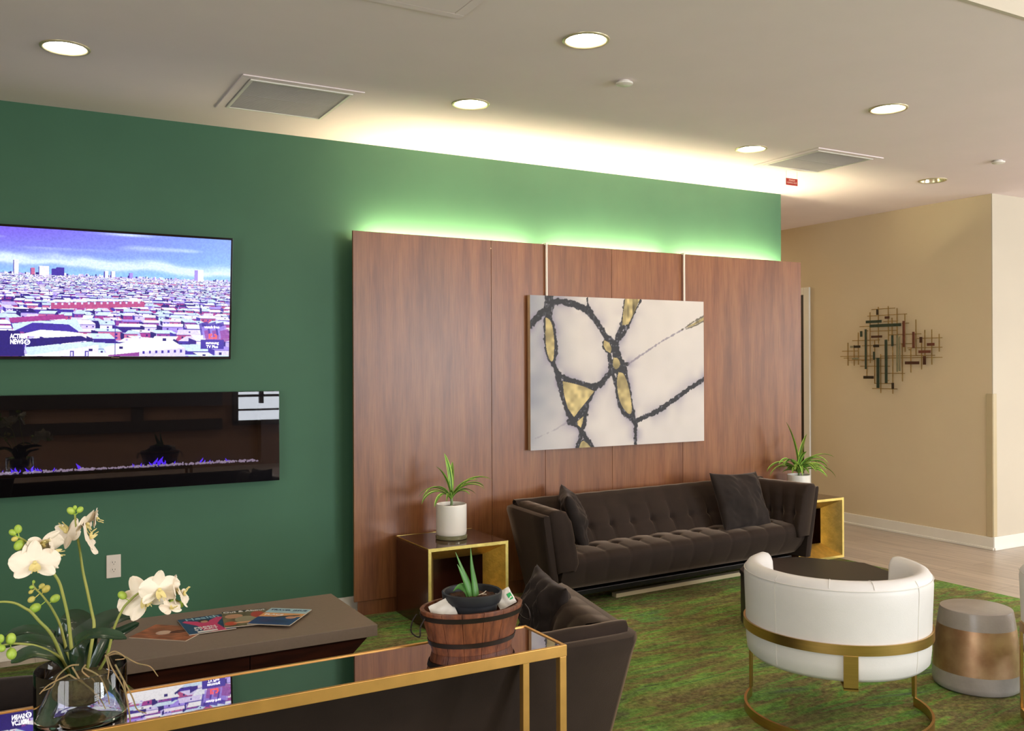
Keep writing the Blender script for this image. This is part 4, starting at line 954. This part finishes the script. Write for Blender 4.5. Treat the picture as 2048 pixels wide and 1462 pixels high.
# ------------------------------------------------------------------ side tables
def side_table(label, x0, x1, yf, yb_, h):
    t = thing('side_table', label, 'side table', ((x0+x1)/2, (yf+yb_)/2, .012), 0, 'gold fronted side tables')
    a, b_ = (x1-x0)/2, (yb_-yf)/2; h -= .012
    th = .022
    bm = new_bm(); box(bm, -a+.002, a-.002, -b_+.004, b_, h-th, h-.001, bev=.001); obj('table_top', bm, 'lacquertop', t)
    for sx in (-1, 1):
        bm = new_bm(); xx = sorted((sx*(a-.002), sx*(a-th))); box(bm, xx[0], xx[1], -b_+.004, b_, .001, h-th-.0005, bev=.001); obj('side_panel', bm, 'lacquer', t)
    bm = new_bm(); box(bm, -a+.022, a-.022, -b_+.004, b_, .001, th, bev=.001); obj('bottom_panel', bm, 'lacquer', t)
    bm = new_bm(); box(bm, -a+.0225, a-.0225, b_-.02, b_-.001, th+.001, h-th-.001); obj('back_panel', bm, 'lacquer', t)
    # gold picture-frame front: flat rim, then four bevels sloping into the opening
    bm = new_bm(); e = .020
    O = [(-a, 0), (a, 0), (a, h), (-a, h)]; I = [(-a+e, e), (a-e, e), (a-e, h-e), (-a+e, h-e)]
    ins = .105; J = [(-a+ins, ins), (a-ins, ins), (a-ins, h-ins), (-a+ins, h-ins)]
    yf_ = -b_; dp = min(.16, 2*b_-.04)
    for k in range(4):
        k2 = (k+1) % 4
        quad(bm, [(O[k][0], yf_, O[k][1]), (O[k2][0], yf_, O[k2][1]), (I[k2][0], yf_, I[k2][1]), (I[k][0], yf_, I[k][1])], 0)
        quad(bm, [(O[k][0], yf_, O[k][1]), (O[k2][0], yf_, O[k2][1]), (O[k2][0], yf_+.004, O[k2][1]), (O[k][0], yf_+.004, O[k][1])], 0)
        quad(bm, [(I[k][0], yf_, I[k][1]), (I[k2][0], yf_, I[k2][1]), (J[k2][0], yf_+dp, J[k2][1]), (J[k][0], yf_+dp, J[k][1])], 1)
    bmesh.ops.remove_doubles(bm, verts=bm.verts[:], dist=.0001)
    o = obj('gold_frame', bm, ['leafgoldlight', 'leaf_gold'], t)
    # gold edging on the back corner of the top
    bm = new_bm(); box(bm, -a, -a+.004, -b_+.004, b_, h-.005, h+.0005); box(bm, -a, a, b_, b_+.003, h-.005, h+.0005); obj('edge_strip', bm, 'leafgoldlight', t)
side_table('brown and gold side table in front of the walnut wall, left of the far sofa', 2.335, 2.90, -.725, -.20, .52)
side_table('gold fronted side table holding a bushy plant, at the right end of the far sofa', 5.765, 6.30, -.49, -.185, .52)

# ------------------------------------------------------------------ potted dracaenas
def blade(bm, base, az, L_, wd, rise, droop, twist=0, n_=12):
    """arching strap leaf, five strips across: lime edges, green middle"""
    base = Vector(base); hd = Vector((math.cos(az), math.sin(az), 0)); sd = Vector((-math.sin(az), math.cos(az), 0))
    g = []; 
    p = base.copy(); ang = rise
    for i in range(n_+1):
        s_ = i/n_
        a_ = rise-(rise+droop)*s_**1.3
        if i: p = p+(hd*math.cos(a_)+Vector((0, 0, 1))*math.sin(a_))*L_/n_
        w_ = wd*(math.sin(PI*min(1, s_*.88+.10))**.8)*(.5 if i == 0 else 1)
        if i == n_: w_ = .0006
        nrm = -hd*math.sin(a_)+Vector((0, 0, 1))*math.cos(a_)
        sd2 = sd*math.cos(twist*s_)+nrm*math.sin(twist*s_)
        g.append([tuple(p+sd2*(w_*k)+nrm*(w_*.5*abs(k))) for k in (-.5, -.28, -.07, .07, .28, .5)])
    vs = [[bm.verts.new(q) for q in r] for r in g]
    for i in range(n_):
        for j in range(5):
            f = bm.faces.new((vs[i][j], vs[i+1][j], vs[i+1][j+1], vs[i][j+1])); f.material_index = (1, 0, 1, 0, 1)[j]
def dracaena(label, loc, r, h, seed, leaves):
    t = thing('potted_dracaena', label, 'potted plant', loc, 0, 'potted dracaenas on the side tables')
    bm = new_bm(); lathe(bm, [(r*.90, 0), (r*.98, .0), (r*1.0, .012), (r*.99, .022), (r*.93, .024)], 48, cap1=True); obj('saucer', bm, 'clearbase', t, 50)
    bm = new_bm(); lathe(bm, [(r*.90, .0245), (r*.93, .027), (r*.955, .05), (r*.96, h-.012), (r*.955, h-.003), (r*.92, h), (r*.89, h-.004), (r*.88, h-.03)], 56, cap1=False); obj('pot', bm, 'ceramic', t, 50)
    bm = new_bm(); lathe(bm, [(r*.885, h-.024), (r*.5, h-.018), (.004, h-.016)], 32, cap0=False); obj('soil', bm, 'soil', t, 60)
    ctr = Vector((0, 0, h-.02))
    bm = new_bm(); tube(bm, [ctr, ctr+Vector((.003, 0, .03)), ctr+Vector((-.002, .002, .07))], .009, 10); obj('stem', bm, 'stemg', t, 60)
    bm = new_bm(); rnd = random.Random(seed)
    for (az, L_, wd, rise, droop, zb) in leaves: blade(bm, ctr+Vector((0, 0, zb)), R(az), L_, wd, R(rise), R(droop), rnd.uniform(-.5, .5))
    o = obj('foliage', bm, ['leafdark', 'leaflime'], t, 60)
rnd = random.Random(12)
lv1 = [(100, .30, .036, 88, -60, .06), (60, .26, .034, 82, -40, .06), (200, .27, .030, 78, -35, .055), (330, .24, .030, 70, 10, .055), (-20, .27, .030, 62, 40, .05), (5, .30, .030, 56, 35, .05), (-55, .22, .028, 62, 40, .045),
       (170, .27, .028, 60, 55, .05), (190, .28, .028, 50, 60, .045), (215, .26, .028, 48, 62, .04), (235, .22, .026, 55, 50, .04), (150, .22, .026, 55, 55, .05), (12, .40, .020, 50, 25, .05), (-12, .33, .028, 64, 20, .05), (205, .34, .028, 56, 48, .05), (250, .15, .026, 70, 10, .04), (290, .2, .026, 60, 30, .04)]
dracaena('striped dracaena in a white pot on the left side table, few leaves', (2.62, -.46, .522), .105, .225, 3, lv1)
lv2 = [(170, .44, .042, 84, -62, .05), (20, .36, .040, 78, -40, .05), (-15, .40, .036, 58, 25, .04), (195, .38, .036, 56, 30, .04), (250, .24, .034, 78, -20, .05)]
for k in range(36):
    lv2.append((k*137.5 % 360, rnd.uniform(.24, .37)*(.55 if math.sin(R(k*137.5)) > .3 else 1), rnd.uniform(.032, .042), rnd.uniform(30, 76), rnd.uniform(25, 60), rnd.uniform(.02, .05)))
dracaena('bushy striped dracaena in a white pot on the right side table beside the doorway', (5.93, -.335, .522), .10, .20, 4, lv2)

# ------------------------------------------------------------------ faceted black table
pts = [(4.05, -1.70), (4.155, -1.51), (4.43, -1.32), (4.775, -1.44), (4.99, -1.79), (4.91, -2.07), (4.68, -2.24), (4.33, -2.20), (4.12, -2.0)]
cx_, cy_ = 4.5, -1.78
t = thing('low_black_table', 'low faceted black coffee table between the far sofa and the white barrel chair', 'coffee table', (cx_, cy_, .012))
def prism(bm, P_, z0, z1, bev=0):
    vb = [bm.verts.new((x, y, z0)) for x, y in P_]; vt = [bm.verts.new((x, y, z1)) for x, y in P_]; n_ = len(P_)
    bm.faces.new(vb[::-1]); bm.faces.new(vt)
    for i in range(n_): bm.faces.new((vb[i], vb[(i+1) % n_], vt[(i+1) % n_], vt[i]))
    if bev: bmesh.ops.bevel(bm, geom=bm.edges[:], offset=bev, segments=2, affect='EDGES')
bm = new_bm(); prism(bm, [(x-cx_, y-cy_) for x, y in pts], .305, .333, .003); obj('table_top', bm, 'black', t)
bm = new_bm(); prism(bm, [((x-cx_)*.985, (y-cy_)*.985) for x, y in pts], 0, .3045, .003); obj('base', bm, 'black', t)

# ------------------------------------------------------------------ white barrel chairs
def make_chair(label, loc, rz):
    """faces +Y locally"""
    t = thing('barrel_chair', label, 'chair', loc, rz, 'white barrel chairs')
    def pol(th, r, z): a_ = R(90)+th; return (r*math.cos(a_), r*math.sin(a_), z)
    E = R(52)
    prof = [(.30, .30), (.345, .286), (.385, .290), (.405, .310), (.410, .36), (.411, .42), (.413, .50), (.417, .60), (.419, .66), (.414, .690), (.400, .710), (.380, .720), (.358, .718), (.338, .704), (.325, .68), (.318, .60), (.314, .45), (.31, .36)]
    mc = (.362, .50)
    rows = []; n_ = 120
    for i in range(n_+1):
        th = E+(2*PI-2*E)*i/n_; e = min(i, n_-i)*(2*PI-2*E)/n_*.4
        sh = 1 if e > .05 else math.sqrt(max(0, 1-(1-e/.05)**2))*.9+.1
        # the arm fronts slope: the top stops a little short of the bottom
        rows.append([pol(th, mc[0]+(r-mc[0])*sh, mc[1]+(z-mc[1])*(1-(1-sh)*.10)) for r, z in prof])
    bm = new_bm(); g = grid_pts(bm, rows, closed_v=True); bm.faces.new(g[0]); bm.faces.new(g[-1])
    sh = obj('upholstered_shell', bm, 'leather', t, 70)
    for th in (R(134), R(226), R(180-12), R(180+14)):
        bm = new_bm()
        pr = [(r+.0006, z) for r, z in prof[3:11]] if abs(th-PI) > .5 else [(r+.0006, z+.0006) for r, z in prof[9:14]]
        tube(bm, [pol(th, r, z) for r, z in pr], .0017, 6, sm=2); obj('seam', bm, 'seam', sh, 60)
    bm = new_bm(); tube(bm, [pol(E+.06+(2*PI-2*E-.12)*k/60, .4175, .684) for k in range(61)], .0024, 6, sm=0); obj('seam', bm, 'seam', sh, 60)
    bm = new_bm(); lathe(bm, [(.30, .289), (.34, .287), (.36, .30), (.36, .36), (.33, .38)], 64); obj('seat_base', bm, 'leather', t, 50)
    bm = new_bm(); lathe(bm, [(.28, .381), (.305, .385), (.312, .41), (.308, .45), (.28, .468), (.15, .476), (.01, .478)], 64); obj('seat_cushion', bm, 'leather', t, 60)
    def band(r0, r1, z0, z1, th0, name):
        bm = new_bm(); rows = []
        for i in range(97):
            th = th0+(2*PI-2*th0)*i/96
            rows.append([pol(th, r0, z0), pol(th, r1, z0), pol(th, r1, z1), pol(th, r0, z1)])
        g = grid_pts(bm, rows, closed_v=True); bm.faces.new(g[0]); bm.faces.new(g[-1])
        return obj(name, bm, 'brass', t, 40)
    band(.4135, .4225, .412, .456, R(66), 'back_band')
    band(.409, .421, .0125, .055, R(66), 'floor_ring')
    for th in (R(66), -R(66)):
        bm = new_bm(); c, s_ = math.cos(R(90)+th), math.sin(R(90)+th)
        box(bm, -.012, .012, .409, .421, .0555, .4115, bev=.001, mtx=Matrix.Rotation(th, 4, 'Z')); obj('post', bm, 'brass', t)
    bm = new_bm(); mt = Matrix.Rotation(PI, 4, 'Z')
    box(bm, -.030, .030, .4140, .4225, .262, .4118, bev=.001, mtx=mt); box(bm, -.030, .030, .10, .4225, .268, .2765, bev=.001, mtx=mt); obj('back_stem', bm, 'brass', t)
    return t
ch = make_chair('white leather barrel chair with brass band and floor ring, seen whole from behind', (3.443, -2.911, 0), R(-40.7))
dup(ch, (4.437, -3.672, 0), R(-24.4), 'white barrel chair showing only as a sliver at the right edge of the photo')

# ------------------------------------------------------------------ drum stool
t = thing('drum_stool', 'round tapering grey stool with a copper glazed middle band, right of the white chair', 'stool', (4.362, -3.0, .0125))
bm = new_bm(); lathe(bm, [(.17, 0), (.190, .003), (.202, .012), (.207, .035), (.2045, .095)], 72, cap1=False); obj('lower_band', bm, 'leafgrey', t, 50)
bm = new_bm(); lathe(bm, [(.2045, .0951), (.199, .17), (.191, .25), (.183, .315)], 72, cap0=False, cap1=False); obj('middle_band', bm, 'stoolgold', t, 60)
bm = new_bm(); lathe(bm, [(.183, .3151), (.176, .36), (.170, .392), (.168, .398), (.163, .400), (.02, .400)], 72, cap0=False); obj('upper_band', bm, 'leafgrey', t, 40)

# ------------------------------------------------------------------ taupe coffee table
t = thing('long_coffee_table', 'long low coffee table with a taupe top and dark slanted wooden legs, holding magazines', 'coffee table', (.965, -1.59, .0125))
a, b_ = .575, .335
bm = new_bm(); box(bm, -a, a, -b_, b_, .395, .4475, bev=.002); obj('table_top', bm, 'taupe', t)
for s_ in (-1, 1):
    bm = new_bm()
    for (xa, xb) in ((s_*(a-.03), s_*.12),):
        vs = []
        for y in (-b_+.03, b_-.03):
            vs.append([bm.verts.new(p) for p in ((xa, y, .3945), (s_*.002, y, .3945), (s_*.002, y, 0), (xb, y, 0))])
        bm.faces.new(vs[0]); bm.faces.new(vs[1][::-1])
        for k in range(4): bm.faces.new((vs[0][k], vs[0][(k+1) % 4], vs[1][(k+1) % 4], vs[1][k]))
    obj('leg_panel', bm, 'walnutleg', t)
# magazines
def magazine(label, cx, cy, z, rz, img, texts, nm):
    t = thing('magazine', label, 'magazine', (cx, cy, z), R(rz), 'magazines on the long coffee table')
    W_, H_ = .205, .275
    bm = new_bm(); box(bm, -W_/2, W_/2, -H_/2, H_/2, 0, .0032); obj('pages', bm, 'pages', t)
    cv = color_grid('cover', img, (-W_/2, H_/2, .0036), (W_, 0, 0), (0, -H_, 0), 'cover', t)
    for body, u, v_, size, xs, mn, bold in texts:
        text_mesh('cover_lettering', body, size, basis_m((-W_/2+W_*u, H_/2-H_*v_, .0043), (1, 0, 0), (0, 1, 0)), mn, cv, xs=xs, extrude=.0002, bold=bold)
Wm, Hm = 90, 120
def blank(c, seed=0, amp=.1):
    im = np.ones((Hm, Wm, 3))*C3(*c); im *= (1-amp+2*amp*vnoise(Wm, Hm, 8, 10, seed))[..., None]; return im
def ell(im, cx, cy, rx, ry, c, rot=0):
    fill_poly(im, [(cx+rx*math.cos(a_)*math.cos(rot)-ry*math.sin(a_)*math.sin(rot), cy+rx*math.cos(a_)*math.sin(rot)+ry*math.sin(a_)*math.cos(rot)) for a_ in np.linspace(0, 2*PI, 24)[:-1]], C3(*c))
m1 = blank((158, 92, 58), 71, .22)
for k in range(14): fill_poly(m1, [(.25+.05*k, .1), (.3+.05*k, .12), (.22+.055*k, .85), (.18+.055*k, .85)], C3(*((92, 50, 32) if k % 2 else (186, 120, 78))), .5)
ell(m1, .45, .4, .16, .12, (206, 172, 150)); ell(m1, .62, .62, .2, .1, (96, 50, 30), .5); fill_poly(m1, [(.62, .8), (1, .8), (1, 1), (.62, 1)], C3(206, 196, 184))
m2 = blank((40, 74, 108), 72, .12)
fill_poly(m2, [(.35, .95), (.30, .55), (.05, .22), (.12, .15), (.40, .30), (.62, .30), (.86, .12), (.95, .2), (.72, .55), (.80, 1), (.5, 1)], C3(206, 62, 110))
ell(m2, .5, .3, .12, .1, (64, 38, 32)); ell(m2, .5, .34, .08, .07, (200, 150, 120)); fill_poly(m2, [(.2, .88), (.62, .88), (.62, .97), (.2, .97)], C3(226, 222, 214))
m3 = blank((112, 100, 70), 73, .2); fill_poly(m3, [(0, 0), (1, 0), (1, .1), (0, .1)], C3(44, 44, 34))
ell(m3, .25, .35, .2, .14, (190, 142, 110)); ell(m3, .15, .8, .14, .12, (196, 76, 50)); ell(m3, .5, .6, .25, .2, (150, 142, 112)); ell(m3, .78, .35, .16, .2, (170, 66, 54)); ell(m3, .72, .82, .22, .08, (216, 164, 80)); ell(m3, .5, .78, .3, .05, (210, 160, 120))
m4 = blank((166, 196, 204), 74, .05); fill_poly(m4, [(0, .3), (1, .3), (1, .62), (0, .62)], C3(224, 158, 98)); fill_poly(m4, [(0, .55), (1, .5), (1, 1), (0, 1)], C3(44, 66, 112))
ell(m4, .62, .5, .34, .05, (50, 44, 62), -.3); ell(m4, .78, .55, .12, .08, (200, 140, 110)); ell(m4, .35, .75, .2, .12, (62, 60, 100)); ell(m4, .6, .8, .25, .09, (34, 50, 92))
magazine('brown toned magazine lying tilted, leftmost of the four on the coffee table', .686, -1.5875, .4602, 49, m1, [], 'a')
magazine('magazine with a woman in pink on a blue cover, second from the left', .85, -1.546, .4645, 1, m2, [('Health', .52, .10, .058, 1.0, 'text_ltblue', .0006), ('FRESH\nSTART', .42, .74, .032, 1.1, 'text_white', .0006)], 'b')
magazine('magazine titled Out and About, third from the left on the coffee table', 1.03, -1.543, .4688, -9, m3, [('Out & About', .5, .07, .036, 1.0, 'text_white', .0006)], 'c')
magazine('travel issue magazine with light blue cover top, rightmost of the four', 1.172, -1.62, .4731, -38, m4, [('TRAVEL ISSUE', .5, .12, .030, 1.0, 'text_navy', .0004), ('PLACE', .30, .42, .032, 1.0, 'text_white', .0008)], 'd')

# ------------------------------------------------------------------ console table
t = thing('console_table', 'narrow gold framed console table with a mirrored top, behind the near sofa', 'console table', (.60, -3.300, .0125))
a, b_, h = 1.008, .132, .7375
bm = new_bm(); fw = .012
for q in ((-a, a, -b_, -b_+fw), (-a, a, b_-fw, b_), (-a, -a+fw, -b_+fw, b_-fw), (a-fw, a, -b_+fw, b_-fw)): box(bm, q[0], q[1], q[2], q[3], h-.036, h, bev=.0012)
obj('top_frame', bm, 'gold', t)
bm = new_bm(); box(bm, -a+fw+.0005, a-fw-.0005, -b_+fw+.0005, b_-fw-.0005, h-.010, h-.003); obj('mirror_top', bm, 'mirror', t)
for sx in (-1, 1):
    for sy in (-1, 1):
        bm = new_bm(); x = sorted((sx*a-sx*.001, sx*(a-.026))); y = sorted((sy*b_-sy*.001, sy*(b_-.026)))
        box(bm, x[0], x[1], y[0], y[1], 0, h-.0365, bev=.0012); obj('leg', bm, 'gold', t)
bm = new_bm()
for y in (-b_+.012, b_-.012): box(bm, -a+.025, a-.025, y-.011, y+.011, .0, .022)
obj('lower_rail', bm, 'gold', t)

# ------------------------------------------------------------------ wooden planter with aloe
TOPZ = .7472
GS = 1.084   # the planter, its contents, the vase and the orchid were modelled a little small
t = thing('wooden_planter', 'oval wooden half barrel planter with iron hoops on the right end of the console', 'planter', (1.339, -3.286, TOPZ))
t.scale = (GS, GS, GS)
def oval(k, f): a_ = 2*PI*k; return Vector((f*.162*math.cos(a_), f*.113*math.sin(a_), 0))
bm = new_bm(); ns = 15; rr = random.Random(4)
H_ = .127
fz = lambda z: .77+.23*(z/H_)
for k in range(ns):
    k0, k1 = (k+.012)/ns, (k+.988)/ns; zt = H_-rr.uniform(0, .0015)
    rows = []
    for kk in (k0, (2*k0+k1)/3, (k0+2*k1)/3, k1):
        e = .004 if kk in (k0, k1) else 0
        rows.append([tuple(oval(kk, fz(z)*(1-e*1.2))+Vector((0, 0, z))) for z in (0, .045, .09, zt-.002)]+[tuple(oval(kk, fz(zt)-.01)+Vector((0, 0, zt))), tuple(oval(kk, fz(zt)-.085)+Vector((0, 0, zt))), tuple(oval(kk, fz(.09)-.09)+Vector((0, 0, .09))), tuple(oval(kk, fz(0)-.09))])
    g = grid_pts(bm, rows, closed_v=True); bm.faces.new(g[0]); bm.faces.new(g[-1])
obj('staves', bm, 'stave', t, 30)
bm = new_bm(); prism(bm, [tuple(oval(k/32, fz(.01)-.095))[:2] for k in range(32)], .006, .016); obj('floor_board', bm, 'stave', t)
for z in (.024, .100):
    bm = new_bm(); rows = []
    for k in range(64):
        rows.append([tuple(oval(k/64, fz(z+dz)+o_)+Vector((0, 0, z+dz))) for dz, o_ in ((0, .004), (0, .020), (.014, .020), (.014, .004))])
    grid_pts(bm, rows, closed_u=True, closed_v=True); obj('hoop', bm, 'hoop', t, 40)
for s_ in (-1, 1):
    x = s_*.165
    bm = new_bm(); tube(bm, [(x, -.028, .112), (x+s_*.014, -.03, .09), (x+s_*.016, -.028, .062), (x+s_*.017, .028, .062), (x+s_*.014, .03, .09), (x, .028, .112)], .0024, 8); obj('handle', bm, 'hoop', t, 60)
# nursery pot with aloe
t = thing('potted_aloe', 'small aloe in a black plastic nursery pot inside the wooden planter', 'potted plant', (1.344, -3.278, TOPZ+.018))
t.scale = (GS, GS, GS)
bm = new_bm(); lathe(bm, [(.060, .0), (.064, .002), (.076, .115), (.084, .117), (.088, .125), (.090, .146), (.086, .149), (.082, .146), (.078, .118)], 56, cap1=False); obj('pot', bm, 'blackplastic', t, 35)
bm = new_bm(); rnd = random.Random(8); rows = []
for i in range(12):
    r = .0795*(1-i/11.5)
    rows.append([(r*math.cos(2*PI*k/40), r*math.sin(2*PI*k/40), .128+rnd.uniform(-.0025, .003)+.006*(1-r/.08)) for k in range(40)])
g = grid_pts(bm, rows, closed_v=True); bm.faces.new(g[-1]); obj('soil', bm, 'soil', t, 80)
def fleshy(pts, w0):
    bm = new_bm(); P = catmull(pts, 6); n_ = len(P)-1; rows = []
    for i, p in enumerate(P):
        s_ = i/n_; w_ = w0*(1-s_**1.6)*.98+.0006; tg = (P[min(i+1, n_)]-P[max(i-1, 0)]).normalized()
        sd = tg.cross(Vector((.55, -.83, 0))).normalized(); nm = sd.cross(tg)
        rows.append([tuple(p+sd*(w_*math.cos(2*PI*k/12))+nm*(w_*.45*math.sin(2*PI*k/12))) for k in range(12)])
    g = grid_pts(bm, rows, closed_v=True); bm.faces.new(g[0]); bm.faces.new(g[-1]); return obj('leaf', bm, 'aloe', t, 60)
fleshy([(.012, -.005, .125), (.008, 0, .17), (.0, .0, .22), (-.004, .0, .275)], .0155)
fleshy([(.004, .0, .125), (-.010, 0, .165), (-.032, 0, .215), (-.054, .0, .268)], .013)
fleshy([(-.002, -.004, .125), (-.018, -.004, .165), (-.036, -.004, .205), (-.050, -.004, .232)], .012)
fleshy([(-.004, .004, .13), (-.018, .006, .155), (-.040, .008, .162), (-.058, .01, .150)], .016)
bm = new_bm(); tube(bm, [(.012, -.02, .137), (.028, -.02, .141), (.036, -.022, .147)], .0012, 6); tube(bm, [(.020, -.02, .139), (.034, -.028, .138)], .001, 6); obj('dry_twig', bm, 'pages', t, 60)
# crumpled packets
def packet(label, mtx, wd, hh, mn, seed, green=False):
    t = thing('paper_packet', label, 'packet', mtx.translation, 0, None); t.scale = (GS, GS, GS)
    bm = new_bm(); n_ = 14
    lm = mtx.to_3x3().to_4x4()
    for side in (1, -1):
        rows = []
        for i in range(n_+1):
            r_ = []
            for j in range(n_+1):
                x, y = i/n_-.5, j/n_-.5
                e = max(0, (1-4*x*x)*(1-4*y*y))
                z = side*(.0008+.005*e**.5)+.004*noise.noise(Vector((x*4+seed, y*4, 0)))
                r_.append(tuple(lm @ Vector((x*wd, y*hh, z))))
            rows.append(r_)
        grid_pts(bm, rows)
    bmesh.ops.remove_doubles(bm, verts=bm.verts[:], dist=.0018)
    obj('wrapper', bm, mn, t, 60)
    if green:
        bm = new_bm(); box(bm, wd*.5-.018, wd*.5-.005, -.012, .008, .0035, .0065); bmesh.ops.transform(bm, matrix=lm, verts=bm.verts[:]); obj('printed_square', bm, 'greenprint', t)
    return t
packet('white paper packet with a green square, tucked at the right side of the wooden planter', Matrix.Translation((1.452, -3.300, TOPZ+.143)) @ Matrix.Rotation(R(-20), 4, 'Z') @ Matrix.Rotation(R(62), 4, 'X') @ Matrix.Rotation(R(25), 4, 'Z'), .056, .052, 'paper', 2, True)
packet('pale paper packet tucked at the left side of the wooden planter', Matrix.Translation((1.233, -3.295, TOPZ+.132)) @ Matrix.Rotation(R(-35), 4, 'Z') @ Matrix.Rotation(R(60), 4, 'X') @ Matrix.Rotation(R(28), 4, 'Z'), .07, .06, 'paper', 6)

# ------------------------------------------------------------------ orchids in a glass vase
VX, VY = .195, -3.302
t = thing('glass_vase', 'clear glass cylinder vase holding the white orchids on the left of the console', 'vase', (VX, VY, TOPZ))
t.scale = (GS, GS, GS)
bm = new_bm(); lathe(bm, [(.04, 0), (.098, 0), (.102, .004), (.102, .117), (.1005, .119), (.099, .117), (.099, .010), (.03, .009)], 72); obj('vase_body', bm, 'glass', t, 40)
t = thing('orchid_plant', 'artificial white orchid with dark strap leaves and bare roots in the glass vase', 'orchid', (VX, VY, TOPZ+.013))
t.scale = (GS, GS, GS)
org = Vector((.18, -3.507, .8292))   # foot of the plant in the measured outlines
def loc(p): return tuple(Vector(p)-org)
bm = new_bm(); rows = []
for i in range(15):
    z = .020+.075*i/14; rr_ = .076*(math.sin(PI*(.12+.80*i/14))**.35)
    rows.append([((rr_*(1+.10*noise.noise(Vector((math.cos(2*PI*k/40)*3, math.sin(2*PI*k/40)*3, z*40)))))*math.cos(2*PI*k/40), (rr_*(1+.10*noise.noise(Vector((math.cos(2*PI*k/40)*3, math.sin(2*PI*k/40)*3, z*40)))))*math.sin(2*PI*k/40), z) for k in range(40)])
g = grid_pts(bm, rows, closed_v=True); bm.faces.new(g[0]); bm.faces.new(g[-1]); obj('moss', bm, 'moss', t, 70)
stem_o = {}
for k, pts_ in STEMS.items():
    bm = new_bm(); r0 = .0042 if k in 'ABD' else .0036
    P_ = [loc(p) for p in pts_]; P_[0] = (P_[0][0]*.7, P_[0][1]*.5, .08)
    tube(bm, P_, lambda s_, r0=r0: r0*(1-.45*s_), 10); stem_o[k] = obj('stem', bm, 'orchstem', t, 60)
def nearest_stem(p):
    best = None
    for k, pts_ in STEMS.items():
        for q in catmull(pts_, 8):
            d_ = (q-Vector(p)).length
            if best is None or d_ < best[0]: best = (d_, q, k)
    return best
for p, r, yl in BUDS:
    d_, q, k = nearest_stem(p)
    bm = new_bm(); P_ = Vector(loc(p)); Q = Vector(loc(q))
    dv = (P_-Q); dv = dv.normalized() if dv.length > .002 else Vector((0, 0, 1))
    rot = dv.to_track_quat('Z', 'Y').to_matrix()
    ball(bm, P_, r, sz=(.92, .92, 1.15), rot=rot, sub=3)
    if d_ > r: tube(bm, [Q, (Q+P_)/2+Vector((0, 0, -.002)), P_-dv*r*.8], .0012, 6)
    obj('bud', bm, 'budy' if yl else 'budg', t, 70)
def petal(bm, ln, wd, ang, cup, mi=0, tilt=0, notch=False):
    n1, n2 = 10, 8; rows = []
    for i in range(n1+1):
        s_ = i/n1; w_ = wd*math.sin(PI*min(1, .06+s_*.90))**.62*(1 if s_ < .97 else .75)
        r_ = []
        for j in range(n2+1):
            v_ = -1+2*j/n2; x = s_*ln; y = v_*w_/2
            z = cup*s_*s_*ln-.22*w_*v_*v_*(.5)+.03*ln*math.sin(v_*5+s_*4)*s_
            p = Vector((x, y, z+tilt)); ca, sa = math.cos(ang), math.sin(ang)
            r_.append((p.x*ca-p.y*sa, p.x*sa+p.y*ca, p.z))
        rows.append(r_)
    grid_pts(bm, rows, mi=mi)
def flower(p, r, yaw_, pit, rl):
    """flower axis +Z; after orientation it looks towards the camera side (-Y), turned by yaw_ and pitched by pit"""
    bm = new_bm(); L_ = r*1.12
    for a_, wd, c in ((90, .62, .12), (215, .58, .10), (325, .58, .10)): petal(bm, L_*.98, L_*wd, R(a_), c)
    for a_ in (8, 172): petal(bm, L_*1.05, L_*1.05, R(a_), .06, tilt=.0015)
    # lip
    for a_, wd, c in ((270, .34, .35), (240, .22, .8), (300, .22, .8)): petal(bm, L_*.42, L_*wd, R(a_), c, mi=1, tilt=.004)
    ball(bm, (0, 0, .006), r*.10, mi=1, sz=(1, 1, 1.3))
    for a_ in (255, 285): tube(bm, [(L_*.38*math.cos(R(a_)), L_*.38*math.sin(R(a_)), .012), (L_*.5*math.cos(R(a_)), L_*.5*math.sin(R(a_)), .022)], .0012, 6, mi=1)
    m_ = Matrix.Translation(loc(p)) @ Matrix.Rotation(R(yaw_), 4, 'Z') @ Matrix.Rotation(R(90+pit), 4, 'X') @ Matrix.Rotation(R(rl), 4, 'Z')
    bmesh.ops.transform(bm, matrix=m_, verts=bm.verts[:])
    obj('flower', bm, ['petal', 'lip'], t, 70)
for p, r, a_, b2, c in FLOWERS: flower(p, r, a_+8, b2, c)
for pts_, wd in LEAVES:
    bm = new_bm(); P_ = [Vector(loc(p)) for p in pts_]; P_[0] = Vector((P_[0].x*.6, P_[0].y*.5, .085)); P_ = catmull(P_, 6); n_ = len(P_)-1; rows = []
    for i, p in enumerate(P_):
        s_ = i/n_; tg = (P_[min(i+1, n_)]-P_[max(i-1, 0)]).normalized()
        sd = tg.cross(Vector((0.25, -.5, .9))).normalized(); nm = sd.cross(tg)
        w_ = wd*.80*(.35+.65*math.sin(PI*min(1, s_*.9+.06))**.7)*(1 if s_ < .95 else (.7 if i < n_ else .15)); 
        rows.append([tuple(p+sd*(w_/2*v_)+nm*(w_*.16*v_*v_)) for v_ in (-1, -.6, -.2, 0, .2, .6, 1)]+[tuple(p+sd*(w_/2*v_)+nm*(w_*.16*v_*v_-.0022)) for v_ in (.95, .5, 0, -.5, -.95)])
    g = grid_pts(bm, rows, closed_v=True); bm.faces.new(g[0]); bm.faces.new(g[-1])
    obj('leaf', bm, 'orchleaf', t, 60)
for r_ in ROOTS:
    bm = new_bm(); P_ = []
    for p in r_:
        q = Vector(loc(p))
        P_.append(q)
    P_[0] = Vector((P_[0].x, P_[0].y, max(P_[0].z, .085)))
    tube(bm, P_, lambda s_: .0022*(1-.5*s_), 8); obj('root', bm, 'root', t, 70)
